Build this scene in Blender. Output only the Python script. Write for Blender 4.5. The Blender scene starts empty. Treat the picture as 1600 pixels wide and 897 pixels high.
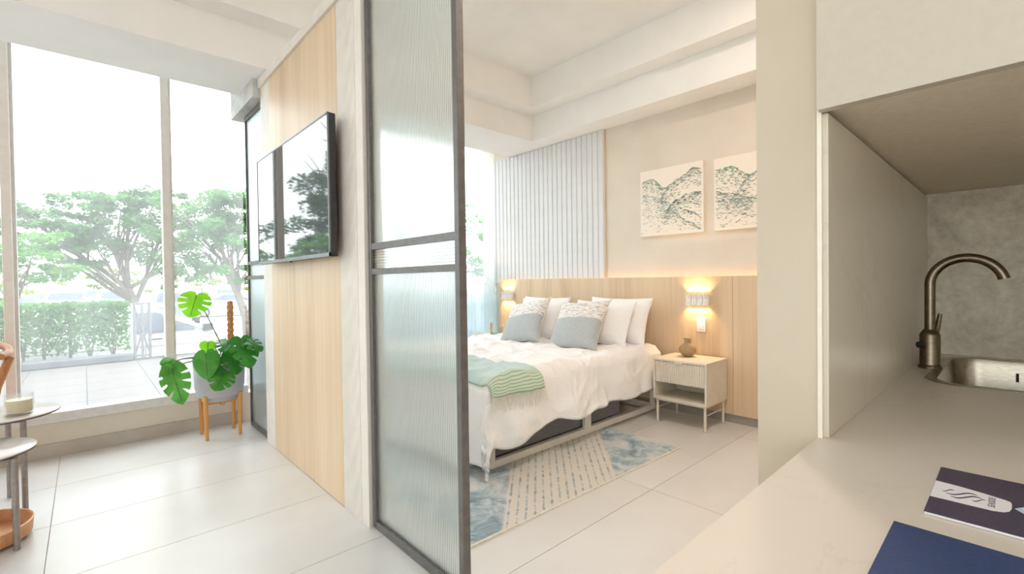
import bpy, math, random
from mathutils import Vector, Matrix, noise
R = math.radians
random.seed(7)
scene = bpy.context.scene
COL = scene.collection

# ------------------------------------------------------------------ camera
CAM_H = 1.22
def cam_axes(yaw, pitch, roll):
    f = Vector((math.sin(yaw)*math.cos(pitch), math.cos(yaw)*math.cos(pitch), math.sin(pitch)))
    rt = Vector((math.cos(yaw), -math.sin(yaw), 0)); up = rt.cross(f)
    return (math.cos(roll)*rt + math.sin(roll)*up, -math.sin(roll)*rt + math.cos(roll)*up, f)
cr, cu, cf = cam_axes(R(42.61), R(-0.832), R(-0.757))
cam_data = bpy.data.cameras.new('camera')
cam = bpy.data.objects.new('camera', cam_data); COL.objects.link(cam)
cam_data.sensor_width = 36.0; cam_data.lens = 726.4*36/1600; cam_data.clip_start = 0.02; cam_data.clip_end = 400
cam.matrix_world = Matrix(((cr.x, cu.x, -cf.x, 0), (cr.y, cu.y, -cf.y, 0), (cr.z, cu.z, -cf.z, CAM_H), (0, 0, 0, 1)))
scene.camera = cam

# ------------------------------------------------------------------ world, exposure
world = bpy.data.worlds.new('overcast_sky'); scene.world = world; world.use_nodes = True
bg = world.node_tree.nodes['Background']
bg.inputs[0].default_value = (0.93, 0.97, 1.0, 1); bg.inputs[1].default_value = 5.5
scene.view_settings.view_transform = 'Standard'; scene.view_settings.look = 'None'
scene.view_settings.exposure = 0.05; scene.view_settings.gamma = 1.0; scene.view_settings.use_curve_mapping = False
scene.cycles.use_denoising = True
scene.cycles.max_bounces = 14; scene.cycles.diffuse_bounces = 6; scene.cycles.glossy_bounces = 5
scene.cycles.transmission_bounces = 10; scene.cycles.transparent_max_bounces = 16
scene.cycles.sample_clamp_indirect = 8.0; scene.cycles.caustics_reflective = False

FILL_WATTS = dict(living=4, bed=19)     # watts for each added, unseen ceiling fill lamp

# ------------------------------------------------------------------ helpers
def lin(r, g, b):
    f = lambda c: (c/255)/12.92 if c <= 10 else (((c/255)+0.055)/1.055)**2.4
    return (f(r), f(g), f(b), 1)

MATS = {}
def nt(name):
    m = bpy.data.materials.new(name); m.use_nodes = True
    MATS[name] = m
    return m, m.node_tree, m.node_tree.nodes['Principled BSDF']

def link(t, a, b): t.links.new(a, b)

def ramp(t, fac, stops):
    n = t.nodes.new('ShaderNodeValToRGB')
    el = n.color_ramp.elements
    while len(el) < len(stops): el.new(0.5)
    for e, (p, c) in zip(el, stops): e.position = p; e.color = c
    if fac is not None: link(t, fac, n.inputs[0])
    return n

def coords(t, scale=(1, 1, 1), rot=(0, 0, 0), kind='Object'):
    tc = t.nodes.new('ShaderNodeTexCoord'); mp = t.nodes.new('ShaderNodeMapping')
    mp.inputs['Scale'].default_value = scale; mp.inputs['Rotation'].default_value = rot
    link(t, tc.outputs[kind], mp.inputs[0]); return mp.outputs[0]

def noise_tex(t, vec, scale, detail=4, rough=0.55, dist=0.0):
    n = t.nodes.new('ShaderNodeTexNoise')
    n.inputs['Scale'].default_value = scale; n.inputs['Detail'].default_value = detail
    n.inputs['Roughness'].default_value = rough; n.inputs['Distortion'].default_value = dist
    link(t, vec, n.inputs['Vector']); return n

def bump(t, b, h, strength=0.1, dist=0.01):
    n = t.nodes.new('ShaderNodeBump'); n.inputs['Strength'].default_value = strength; n.inputs['Distance'].default_value = dist
    link(t, h, n.inputs['Height']); link(t, n.outputs[0], b.inputs['Normal'])

def surf(name, c1, c2=None, scale=6.0, rough=0.6, metal=0.0, stretch=(1, 1, 1), bmp=0.0, bdist=0.004, detail=4,
         lo=0.35, hi=0.65, spec=0.5, sheen=0.0, kind='Object', coat=0.0):
    m, t, b = nt(name)
    c2 = c2 or tuple(min(1, x*0.93) for x in c1[:3]) + (1,)
    v = coords(t, stretch, kind=kind); n = noise_tex(t, v, scale, detail)
    r = ramp(t, n.outputs['Fac'], [(lo, c1), (hi, c2)])
    link(t, r.outputs[0], b.inputs['Base Color'])
    b.inputs['Roughness'].default_value = rough; b.inputs['Metallic'].default_value = metal
    b.inputs['Specular IOR Level'].default_value = spec
    b.inputs['Sheen Weight'].default_value = sheen; b.inputs['Coat Weight'].default_value = coat
    if bmp: bump(t, b, n.outputs['Fac'], bmp, bdist)
    return m

def glow(name, col, strength):
    m, t, b = nt(name)
    b.inputs['Base Color'].default_value = (0.9, 0.85, 0.75, 1)
    b.inputs['Emission Color'].default_value = col; b.inputs['Emission Strength'].default_value = strength
    return m

class MB:
    def __init__(self): self.v = []; self.f = []; self.m = []; self.cur = 0
    def face(self, *i): self.f.append(tuple(i)); self.m.append(self.cur)
    def box(self, x0, x1, y0, y1, z0, z1):
        if x0 > x1: x0, x1 = x1, x0
        if y0 > y1: y0, y1 = y1, y0
        if z0 > z1: z0, z1 = z1, z0
        n = len(self.v)
        self.v += [(x0, y0, z0), (x1, y0, z0), (x1, y1, z0), (x0, y1, z0), (x0, y0, z1), (x1, y0, z1), (x1, y1, z1), (x0, y1, z1)]
        for q in ((3, 2, 1, 0), (4, 5, 6, 7), (0, 1, 5, 4), (1, 2, 6, 5), (2, 3, 7, 6), (3, 0, 4, 7)): self.face(*[n+i for i in q])
        return self
    def poly(self, pts):
        n = len(self.v); self.v += [tuple(p) for p in pts]; self.face(*range(n, n+len(pts))); return self
    def tube(self, pts, rad, seg=8, caps=True):
        pts = [Vector(p) for p in pts]
        if not isinstance(rad, (list, tuple)): rad = [rad]*len(pts)
        n0 = len(self.v); prev = None
        for i, p in enumerate(pts):
            d = (pts[min(i+1, len(pts)-1)] - pts[max(i-1, 0)])
            d = d.normalized() if d.length > 1e-9 else Vector((0, 0, 1))
            if prev is None:
                a = Vector((1, 0, 0)) if abs(d.x) < 0.8 else Vector((0, 1, 0))
                u = d.cross(a).normalized()
            else:
                u = (prev - d*prev.dot(d)); u = u.normalized() if u.length > 1e-9 else d.orthogonal().normalized()
            prev = u; w = d.cross(u)
            for k in range(seg):
                an = 2*math.pi*k/seg
                self.v.append(tuple(p + (u*math.cos(an) + w*math.sin(an))*rad[i]))
        for i in range(len(pts)-1):
            for k in range(seg):
                a = n0+i*seg+k; b = n0+i*seg+(k+1) % seg
                self.face(a, b, b+seg, a+seg)
        if caps:
            self.face(*[n0+k for k in reversed(range(seg))]); self.face(*[n0+(len(pts)-1)*seg+k for k in range(seg)])
        return self
    def lathe(self, prof, c=(0, 0, 0), seg=32, cap0=True, cap1=True):
        n0 = len(self.v)
        for r, z in prof:
            for k in range(seg):
                a = 2*math.pi*k/seg
                self.v.append((c[0]+r*math.cos(a), c[1]+r*math.sin(a), c[2]+z))
        for i in range(len(prof)-1):
            for k in range(seg):
                a = n0+i*seg+k; b = n0+i*seg+(k+1) % seg
                self.face(a, b, b+seg, a+seg)
        if cap0: self.face(*[n0+k for k in reversed(range(seg))])
        if cap1: self.face(*[n0+(len(prof)-1)*seg+k for k in range(seg)])
        return self
    def prism(self, poly, f0, f1):          # poly of 2-D points; f0 / f1 map a 2-D point to 3-D
        n = len(poly); n0 = len(self.v)
        self.v += [tuple(f0(p)) for p in poly] + [tuple(f1(p)) for p in poly]
        self.face(*[n0+i for i in reversed(range(n))]); self.face(*[n0+n+i for i in range(n)])
        for i in range(n):
            j = (i+1) % n; self.face(n0+i, n0+j, n0+n+j, n0+n+i)
        return self
    def grid(self, nu, nv, fn, closed_u=False):
        n0 = len(self.v)
        for i in range(nu+1):
            for j in range(nv+1): self.v.append(tuple(fn(i/nu, j/nv)))
        for i in range(nu):
            for j in range(nv):
                a = n0+i*(nv+1)+j; self.face(a, a+nv+1, a+nv+2, a+1)
        return self
    def build(self, name, mat, parent=None, smooth=False, bevel=0.0, local=False, origin=None, kind=None, auto=None):
        if parent is not None:
            off = Vector((0, 0, 0)) if local else parent.location.copy()
            if not local and parent.parent is not None: off = off + parent.parent.location
        elif local: off = Vector((0, 0, 0))
        elif origin is not None: off = Vector(origin)
        else:
            xs, ys, zs = zip(*self.v)
            off = Vector(((min(xs)+max(xs))/2, (min(ys)+max(ys))/2, min(zs)))
        me = bpy.data.meshes.new(name)
        me.from_pydata([(x-off.x, y-off.y, z-off.z) for x, y, z in self.v], [], self.f)
        for mm in (mat if isinstance(mat, (list, tuple)) else [mat]): me.materials.append(mm)
        if isinstance(mat, (list, tuple)): me.polygons.foreach_set('material_index', self.m)
        if smooth: me.polygons.foreach_set('use_smooth', [True]*len(me.polygons))
        me.update()
        o = bpy.data.objects.new(name, me); COL.objects.link(o)
        if parent is not None: o.parent = parent
        else: o.location = off
        if bevel:
            b = o.modifiers.new('bevel', 'BEVEL'); b.width = bevel; b.segments = 2; b.limit_method = 'ANGLE'; b.angle_limit = R(40)
        if auto:
            me.polygons.foreach_set('use_smooth', [True]*len(me.polygons))
            me.set_sharp_from_angle(angle=R(auto))
        if kind: o['kind'] = kind
        return o

def tag(o, label, cat, group=None, kind=None):
    if label: o['label'] = label
    if cat: o['category'] = cat
    if group: o['group'] = group
    if kind: o['kind'] = kind
    return o
def thing(name, label, cat, loc=(0, 0, 0), group=None):
    o = bpy.data.objects.new(name, None); COL.objects.link(o); o.location = loc; o.empty_display_size = 0.1
    return tag(o, label, cat, group)
def setting(name, loc=(0, 0, 0)):
    o = bpy.data.objects.new(name, None); COL.objects.link(o); o.location = loc; o['kind'] = 'structure'; return o
def copy_tree(o, parent=None):
    c = o.copy(); COL.objects.link(c)
    if parent is not None: c.parent = parent
    for ch in list(o.children): copy_tree(ch, c)
    return c
def bx(name, mat, dims, parent=None, bevel=0.0, kind=None, **k):
    return MB().box(*dims).build(name, mat, parent, bevel=bevel, kind=kind, **k)

# ------------------------------------------------------------------ materials
white_paint = surf('white_paint', lin(240, 238, 234), lin(234, 232, 228), 3, 0.75, bmp=0.03)
ceiling_paint = surf('ceiling_paint', lin(243, 241, 238), lin(238, 236, 233), 2.5, 0.85)
wall_plaster = surf('wall_plaster', lin(223, 213, 199), lin(216, 205, 190), 2.2, 0.8, bmp=0.05)
microcement = surf('microcement', lin(201, 188, 168), lin(190, 177, 156), 2.6, 0.65, bmp=0.06, detail=8)
concrete = surf('concrete', lin(206, 204, 200), lin(178, 176, 172), 7, 0.7, bmp=0.1, detail=8)
curb_paint = surf('curb_paint', lin(224, 215, 203), lin(217, 207, 194), 4, 0.7)
tile_skirt = surf('tile_skirt', lin(194, 185, 176), lin(183, 174, 165), 8, 0.5)
alu_white = surf('white_aluminium', lin(226, 224, 222), lin(216, 213, 210), 20, 0.4)
alu_beige = surf('beige_aluminium', lin(234, 228, 222), lin(228, 221, 214), 20, 0.45)
alu_dark = surf('dark_aluminium', lin(112, 109, 106), lin(100, 97, 94), 30, 0.45, 0.3)
slat_white = surf('white_lacquer', lin(220, 220, 221), lin(216, 216, 217), 10, 0.5)
flute_white = surf('cream_lacquer', lin(231, 225, 217), lin(225, 218, 209), 10, 0.55)
black_plastic = surf('black_plastic', lin(52, 52, 54), lin(44, 44, 46), 30, 0.4)
tv_grey = surf('silver_grey_plastic', lin(128, 128, 132), lin(118, 118, 122), 30, 0.35, 0.4)
white_metal = surf('white_powder_coat', lin(240, 236, 229), lin(234, 229, 221), 20, 0.5)
steel = surf('brushed_steel', lin(178, 168, 152), lin(150, 140, 126), 60, 0.32, 1.0, stretch=(1, 1, 14))
gun_metal = surf('brushed_gunmetal', lin(132, 118, 100), lin(112, 99, 83), 70, 0.34, 1.0, stretch=(1, 1, 12))
leg_metal = surf('satin_metal', lin(160, 152, 148), lin(145, 138, 134), 40, 0.35, 0.8)
copper = surf('copper_tray', lin(224, 168, 124), lin(214, 154, 110), 16, 0.4, 0.25)
table_top = surf('dark_grey_tabletop', lin(196, 184, 176), lin(184, 172, 164), 14, 0.25)
table_rim = surf('table_rim_black', lin(70, 66, 70), lin(60, 56, 60), 30, 0.4)
wax = surf('candle_wax', lin(240, 228, 200), lin(234, 220, 190), 8, 0.5)
pot_grey = surf('grey_ceramic', lin(186, 184, 190), lin(176, 174, 180), 12, 0.6, bmp=0.04)
soil = surf('potting_soil', lin(70, 52, 40), lin(48, 36, 28), 40, 0.95, bmp=0.5, bdist=0.02)
vase_clay = surf('ochre_clay', lin(172, 148, 114), lin(160, 136, 102), 40, 0.85, bmp=0.06)
arch_clay = surf('beige_clay', lin(214, 190, 160), lin(202, 176, 146), 40, 0.85)
teal_glaze = surf('teal_glaze', lin(168, 206, 196), lin(154, 194, 184), 16, 0.35)
cotton = surf('white_cotton', lin(243, 242, 243), lin(237, 236, 237), 90, 0.9, bmp=0.05, sheen=0.2)
linen_ivory = surf('ivory_linen', lin(236, 226, 208), lin(228, 216, 196), 120, 0.9, bmp=0.08)
dark_weave = surf('dark_grey_weave', lin(140, 138, 140), lin(116, 114, 118), 120, 0.95, bmp=0.2)
fringe_mat = surf('cream_yarn', lin(230, 226, 214), lin(214, 210, 196), 60, 0.95)
nightstand_paint = surf('putty_lacquer', lin(224, 216, 202), lin(217, 208, 193), 12, 0.5)
switch_white = surf('switch_white', lin(240, 238, 236), lin(234, 232, 230), 20, 0.35)
cab_paint = surf('greige_cabinet', lin(194, 184, 168), lin(190, 180, 164), 60, 0.55)
cab_under = surf('cabinet_underside', lin(224, 212, 193), lin(217, 204, 184), 90, 0.7)
caulk = surf('caulk_line', lin(236, 228, 212), lin(230, 221, 204), 30, 0.6)
paper_white = surf('white_paper', lin(236, 234, 236), lin(230, 228, 230), 40, 0.6)
navy_print = surf('navy_print', lin(78, 70, 88), lin(68, 61, 79), 220, 0.5)
blue_print = surf('blue_print', lin(54, 72, 114), lin(47, 64, 105), 260, 0.45)
ink = surf('logo_ink', lin(34, 38, 84), lin(30, 34, 76), 60, 0.5)
pale_blue_print = surf('pale_blue_print', lin(190, 202, 224), lin(214, 222, 236), 60, 0.5)
bark = surf('tree_bark', lin(132, 120, 108), lin(96, 86, 78), 14, 0.95, bmp=0.3)
asphalt = surf('parking_asphalt', lin(188, 186, 184), lin(170, 168, 166), 3, 0.9)
paver_mat = surf('terrace_paver', lin(108, 102, 100), lin(98, 92, 90), 3, 0.85)
paver_joint = surf('paver_joint', lin(62, 58, 56), lin(54, 50, 48), 10, 0.95)
planter_dark = surf('planter_kerb', lin(108, 110, 116), lin(90, 92, 98), 8, 0.85)
grass_mat = surf('lawn', lin(120, 160, 84), lin(98, 138, 66), 9, 0.95)
rail_paint = surf('grey_railing', lin(118, 116, 120), lin(104, 102, 106), 20, 0.5)
tyre = surf('tyre_rubber', lin(44, 44, 46), lin(34, 34, 36), 30, 0.85)
hub = surf('wheel_hub', lin(190, 190, 194), lin(160, 160, 164), 20, 0.35, 0.7)
far_wall = surf('far_building', lin(226, 222, 216), lin(216, 212, 206), 2, 0.8)
grout = surf('floor_grout', lin(176, 168, 160), lin(166, 158, 150), 10, 0.9)
stain_edge = surf('brown_edge', lin(206, 152, 96), lin(184, 130, 78), 20, 0.7)
moss_mat = surf('coir_pole', lin(214, 160, 104), lin(176, 120, 70), 50, 0.95, bmp=0.6, bdist=0.01)
plinth_grey = surf('plinth_grey', lin(168, 162, 154), lin(156, 150, 142), 10, 0.7)
gap_dark = surf('dark_warm_grey', lin(90, 84, 78), lin(80, 74, 68), 10, 0.9)  # one dark tone for the cabinet plinth, van door seams and handle

def wood_mat(name, c1, c2, c3, s=1.0, rough=0.45, axis=2, coat=0.0):
    m, t, b = nt(name)
    st = [34*s, 34*s, 34*s]; st[axis] = 0.9*s
    v = coords(t, tuple(st)); n = noise_tex(t, v, 1.0, 6, 0.6, 0.6)
    st2 = [5*s, 5*s, 5*s]; st2[axis] = 0.35*s
    v2 = coords(t, tuple(st2)); n2 = noise_tex(t, v2, 1.0, 3, 0.5, 0.3)
    mx = t.nodes.new('ShaderNodeMath'); mx.operation = 'MULTIPLY_ADD'
    link(t, n.outputs['Fac'], mx.inputs[0]); mx.inputs[1].default_value = 0.5; link(t, n2.outputs['Fac'], mx.inputs[2])
    r = ramp(t, mx.outputs[0], [(0.52, c1), (0.74, c2), (0.95, c3)])
    link(t, r.outputs[0], b.inputs['Base Color']); b.inputs['Roughness'].default_value = rough
    b.inputs['Coat Weight'].default_value = coat; b.inputs['Coat Roughness'].default_value = 0.25
    bump(t, b, n.outputs['Fac'], 0.04, 0.002)
    return m
oak_panel = wood_mat('light_oak_panel', lin(228, 204, 174), lin(219, 193, 161), lin(205, 177, 143), 1.0, 0.42)
oak_head = wood_mat('headboard_oak', lin(226, 203, 173), lin(217, 192, 160), lin(203, 176, 142), 1.0, 0.5)
stand_wood = wood_mat('honey_wood', lin(230, 170, 102), lin(220, 156, 86), lin(200, 134, 66), 1.4, 0.5)
chair_wood = wood_mat('teak_wood', lin(196, 136, 84), lin(180, 120, 70), lin(156, 98, 54), 1.4, 0.45)

def tile_floor_mat():
    m, t, b = nt('porcelain_tile')
    v = coords(t); n = noise_tex(t, v, 2.0, 8, 0.6); n2 = noise_tex(t, v, 40, 3, 0.5)
    r = ramp(t, n.outputs['Fac'], [(0.3, lin(221, 219, 217)), (0.7, lin(212, 209, 206))])
    link(t, r.outputs[0], b.inputs['Base Color'])
    rr = ramp(t, n2.outputs['Fac'], [(0.3, (0.30, 0.30, 0.30, 1)), (0.7, (0.32, 0.32, 0.32, 1))])
    link(t, rr.outputs[0], b.inputs['Roughness']); return m
tile_mat = tile_floor_mat()

def quartz(name, base, vein, scale=2.2):
    m, t, b = nt(name)
    v = coords(t); n = noise_tex(t, v, scale, 7, 0.62, 1.4)
    a = t.nodes.new('ShaderNodeMath'); a.operation = 'SUBTRACT'; link(t, n.outputs['Fac'], a.inputs[0]); a.inputs[1].default_value = 0.5
    ab = t.nodes.new('ShaderNodeMath'); ab.operation = 'ABSOLUTE'; link(t, a.outputs[0], ab.inputs[0])
    n2 = noise_tex(t, v, 3.0, 3)
    ad = t.nodes.new('ShaderNodeMath'); ad.operation = 'MULTIPLY_ADD'; link(t, n2.outputs['Fac'], ad.inputs[0]); ad.inputs[1].default_value = 0.05
    link(t, ab.outputs[0], ad.inputs[2])
    r = ramp(t, ad.outputs[0], [(0.0, vein), (0.030, tuple(x*0.6+y*0.4 for x, y in zip(base, vein))), (0.036, base), (1, base)])
    link(t, r.outputs[0], b.inputs['Base Color']); b.inputs['Roughness'].default_value = 0.28
    return m
quartz_top = quartz('white_quartz', lin(215, 205, 193), lin(206, 196, 184))
quartz_side = quartz('quartz_side_panel', lin(216, 205, 187), lin(203, 192, 173), 1.4)

def mottled():
    m, t, b = nt('mottled_concrete_laminate')
    v = coords(t); n = noise_tex(t, v, 7, 10, 0.72, 0.5); n2 = noise_tex(t, v, 38, 6, 0.7)
    mx = t.nodes.new('ShaderNodeMath'); mx.operation = 'MULTIPLY_ADD'
    link(t, n2.outputs['Fac'], mx.inputs[0]); mx.inputs[1].default_value = 0.6; link(t, n.outputs['Fac'], mx.inputs[2])
    r = ramp(t, mx.outputs[0], [(0.55, lin(168, 156, 136)), (0.8, lin(202, 190, 170)), (1.0, lin(222, 212, 194))])
    link(t, r.outputs[0], b.inputs['Base Color']); b.inputs['Roughness'].default_value = 0.6; return m
backsplash_mat = mottled()

def schlick(t, f0):
    lw = t.nodes.new('ShaderNodeLayerWeight'); lw.inputs[0].default_value = 0.5
    pw = t.nodes.new('ShaderNodeMath'); pw.operation = 'POWER'; link(t, lw.outputs['Facing'], pw.inputs[0]); pw.inputs[1].default_value = 5.0
    ma = t.nodes.new('ShaderNodeMath'); ma.operation = 'MULTIPLY_ADD'; link(t, pw.outputs[0], ma.inputs[0]); ma.inputs[1].default_value = 1-f0; ma.inputs[2].default_value = f0
    return ma
def pane_mat(name, tint, veil=0.0, refl=1.0):
    m, t, b = nt(name); t.nodes.remove(b); out = t.nodes['Material Output']
    tr = t.nodes.new('ShaderNodeBsdfTransparent'); tr.inputs[0].default_value = tint
    gl = t.nodes.new('ShaderNodeBsdfGlossy'); gl.inputs['Roughness'].default_value = 0.0
    fr = schlick(t, 0.03)
    mx = t.nodes.new('ShaderNodeMixShader'); link(t, fr.outputs[0], mx.inputs[0]); link(t, tr.outputs[0], mx.inputs[1]); link(t, gl.outputs[0], mx.inputs[2])
    last = mx
    if veil:
        tl = t.nodes.new('ShaderNodeBsdfTranslucent'); tl.inputs[0].default_value = (0.95, 0.97, 0.98, 1)
        n = noise_tex(t, coords(t, (3, 3, 0.8)), 2.0, 4)
        r = ramp(t, n.outputs['Fac'], [(0.3, (veil*0.8,)*3+(1,)), (0.7, (veil*1.2,)*3+(1,))])
        m2 = t.nodes.new('ShaderNodeMixShader'); link(t, r.outputs[0], m2.inputs[0]); link(t, mx.outputs[0], m2.inputs[1]); link(t, tl.outputs[0], m2.inputs[2]); last = m2
    link(t, last.outputs[0], out.inputs[0]); return m
window_glass = pane_mat('window_glass', (0.97, 0.99, 0.985, 1), 0.085)  # translucent share in the glass imitates veiling glare over the view outside
jar_glass = pane_mat('jar_glass', (0.95, 0.955, 0.95, 1), 0.05)
car_glass = surf('car_glass', lin(84, 94, 108), lin(70, 80, 94), 4, 0.12)

def reeded_mat(name, col, rough):
    m, t, b = nt(name); t.nodes.remove(b); out = t.nodes['Material Output']
    g = t.nodes.new('ShaderNodeBsdfRefraction'); g.inputs['Color'].default_value = col
    n = noise_tex(t, coords(t), 6, 2)
    r = ramp(t, n.outputs['Fac'], [(0.3, col), (0.7, tuple(c*0.985 for c in col[:3])+(1,))])
    link(t, r.outputs[0], g.inputs['Color']); g.inputs['Roughness'].default_value = rough; g.inputs['IOR'].default_value = 1.12
    gl = t.nodes.new('ShaderNodeBsdfGlossy'); gl.inputs['Roughness'].default_value = 0.22
    tl = t.nodes.new('ShaderNodeBsdfTranslucent'); tl.inputs[0].default_value = (0.86, 0.94, 0.96, 1)
    fr = schlick(t, 0.11)
    m0 = t.nodes.new('ShaderNodeMixShader'); m0.inputs[0].default_value = 0.20; link(t, g.outputs[0], m0.inputs[1]); link(t, tl.outputs[0], m0.inputs[2])
    mx = t.nodes.new('ShaderNodeMixShader'); link(t, fr.outputs[0], mx.inputs[0]); link(t, m0.outputs[0], mx.inputs[1]); link(t, gl.outputs[0], mx.inputs[2])
    link(t, mx.outputs[0], out.inputs[0]); return m
reeded = reeded_mat('reeded_glass', (0.95, 0.985, 0.985, 1), 0.30)

def film_mat():
    m, t, b = nt('frosted_film'); t.nodes.remove(b); out = t.nodes['Material Output']
    tr = t.nodes.new('ShaderNodeBsdfTransparent'); tr.inputs[0].default_value = (0.70, 0.75, 0.765, 1)
    tl = t.nodes.new('ShaderNodeBsdfTranslucent'); tl.inputs[0].default_value = (0.50, 0.555, 0.57, 1)
    n = noise_tex(t, coords(t, (40, 40, 0.8)), 1.0, 4)
    r = ramp(t, n.outputs['Fac'], [(0.35, (0.35,)*3+(1,)), (0.65, (0.75,)*3+(1,))])
    mx = t.nodes.new('ShaderNodeMixShader'); link(t, r.outputs[0], mx.inputs[0]); link(t, tr.outputs[0], mx.inputs[1]); link(t, tl.outputs[0], mx.inputs[2])
    # the film fades out towards its upper edge
    tc = t.nodes.new('ShaderNodeTexCoord'); sp = t.nodes.new('ShaderNodeSeparateXYZ'); link(t, tc.outputs['Generated'], sp.inputs[0])
    fd = ramp(t, sp.outputs[2], [(0.45, (0, 0, 0, 1)), (1.0, (1, 1, 1, 1))])
    cl = t.nodes.new('ShaderNodeBsdfTransparent'); m2 = t.nodes.new('ShaderNodeMixShader')
    link(t, fd.outputs[0], m2.inputs[0]); link(t, mx.outputs[0], m2.inputs[1]); link(t, cl.outputs[0], m2.inputs[2])
    link(t, m2.outputs[0], out.inputs[0]); return m
film = film_mat()

def screen_mat():
    m, t, b = nt('tv_screen')
    n = noise_tex(t, coords(t), 3, 2)
    r = ramp(t, n.outputs['Fac'], [(0.3, lin(44, 46, 50)), (0.7, lin(40, 42, 46))])
    link(t, r.outputs[0], b.inputs['Base Color']); b.inputs['Roughness'].default_value = 0.03
    b.inputs['IOR'].default_value = 1.95; b.inputs['Coat Weight'].default_value = 0.0
    return m
tv_screen = screen_mat()

def leaf_mat(name, c1, c2, trans=0.35, rough=0.4, scale=3):
    m, t, b = nt(name); out = t.nodes['Material Output']
    n = noise_tex(t, coords(t), scale, 3)
    r = ramp(t, n.outputs['Fac'], [(0.35, c1), (0.65, c2)])
    link(t, r.outputs[0], b.inputs['Base Color']); b.inputs['Roughness'].default_value = rough
    tl = t.nodes.new('ShaderNodeBsdfTranslucent'); link(t, r.outputs[0], tl.inputs[0])
    mx = t.nodes.new('ShaderNodeMixShader'); mx.inputs[0].default_value = trans
    link(t, b.outputs[0], mx.inputs[1]); link(t, tl.outputs[0], mx.inputs[2]); link(t, mx.outputs[0], out.inputs[0]); return m
leaf_dark = leaf_mat('monstera_leaf_dark', lin(66, 148, 52), lin(44, 118, 40), 0.35, 0.32, 9)
leaf_mid = leaf_mat('monstera_leaf_mid', lin(98, 174, 70), lin(66, 142, 52), 0.4, 0.32, 9)
leaf_bright = leaf_mat('monstera_leaf_young', lin(150, 216, 44), lin(122, 198, 40), 0.55, 0.35, 9)
stem_green = surf('petiole_green', lin(84, 104, 52), lin(70, 88, 44), 20, 0.5)
foliage_a = leaf_mat('foliage_grey_green', lin(112, 156, 94), lin(90, 134, 74), 0.4, 0.7, 1.2)
foliage_b = leaf_mat('foliage_fresh_green', lin(110, 172, 68), lin(88, 146, 54), 0.4, 0.7, 1.2)
foliage_c = leaf_mat('foliage_yellow_green', lin(170, 176, 96), lin(134, 160, 80), 0.4, 0.7, 0.6)
foliage_h = leaf_mat('hedge_leaf', lin(88, 142, 64), lin(64, 112, 48), 0.38, 0.65, 2.0)
foliage_dk = leaf_mat('foliage_deep_green', lin(70, 120, 60), lin(52, 98, 48), 0.35, 0.7, 1.2)

# ================================================================== SETTING
XL, YB = -3.2, -3.2            # far left wall, rear wall
WIN_Y = 4.636
# floor of large porcelain tiles
floor = bx('floor', grout, (XL, 4.10, YB, 4.70, -0.12, -0.0025), kind='structure')
PX, PY, G = 1.27, 0.634, 0.0018
tile_meshes = {}
x0 = -0.15 - 3*PX
k = 0
while x0 < 4.10:
    y0 = 3.965 - 12*PY
    while y0 < 4.70:
        a, b_ = max(x0, XL)+G, min(x0+PX, 4.10)-G
        c, d = max(y0, YB)+G, min(y0+PY, 4.66)-G
        if b_-a > 0.02 and d-c > 0.02:
            key = (round(b_-a, 3), round(d-c, 3))
            if key not in tile_meshes:
                t_ = MB().box(-(b_-a)/2, (b_-a)/2, -(d-c)/2, (d-c)/2, -0.01, 0).build('tile', tile_mat, local=True)
                tile_meshes[key] = t_.data; bpy.data.objects.remove(t_)
            o = bpy.data.objects.new('tile', tile_meshes[key]); COL.objects.link(o)
            o.parent = floor; o.location = Vector(((a+b_)/2, (c+d)/2, 0)) - floor.location
        y0 += PY
    x0 += PX

# walls
bx('wall_right', wall_plaster, (4.03, 4.15, 0.3105, 4.95, 0, 3.5), kind='structure')
bx('wall_kitchen', microcement, (0.8735, 4.15, 0.218, 0.3105, 0, 3.5), kind='structure')
bx('wall_splash', white_paint, (2.085, 2.2, YB, 0.218, 0, 3.5), kind='structure')
bx('wall_rear', white_paint, (XL-0.12, 2.2, YB-0.12, YB, 0, 3.5), kind='structure')
bx('wall_left', white_paint, (XL-0.12, XL, YB, 4.95, 0, 0.35), kind='structure')
bx('wall_left_upper', white_paint, (XL-0.12, XL, YB, 4.95, 2.78, 3.5), kind='structure')
bx('wall_left_pier', white_paint, (XL-0.12, XL, YB, -2.6, 0.35, 2.78), kind='structure')
bx('wall_left_corner', white_paint, (XL-0.12, XL, 0.0, 4.95, 0.35, 2.78), kind='structure')
w3 = setting('added_fill_window', (XL-0.06, 0.9, 0.35))  # window added in the unseen wall to bring soft daylight into the kitchen niche
for k_ in range(4):
    y_ = -2.6 + k_*0.875
    bx('mullion', alu_beige, (XL-0.09, XL-0.03, y_-0.025, y_+0.025, 0.35, 2.78), w3)
    if k_ < 3: bx('glass_pane', window_glass, (XL-0.063, XL-0.057, y_+0.025, y_+0.85, 0.35, 2.78), w3)

# ceiling: a raised tray with two steps down towards the window and the headboard wall
bx('ceiling', ceiling_paint, (XL, 4.15, YB, 4.0, 3.38, 3.55), kind='structure')
bx('trim_1', ceiling_paint, (XL, 4.03, 3.70, 4.36, 2.78, 3.38), kind='structure')         # lower beam before the window
bx('trim_2', ceiling_paint, (3.745, 4.03, 0.3105, 3.70, 2.78, 3.38), kind='structure')     # lower beam above the headboard
bx('trim_3', ceiling_paint, (XL, 3.745, 3.51, 3.70, 3.06, 3.38), kind='structure')
bx('trim_4', ceiling_paint, (3.556, 3.745, 0.3105, 3.51, 3.06, 3.38), kind='structure')
bx('trim_5', ceiling_paint, (XL, 4.03, 4.36, 4.95, 3.04, 3.38), kind='structure')         # top of the blind pocket

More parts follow.
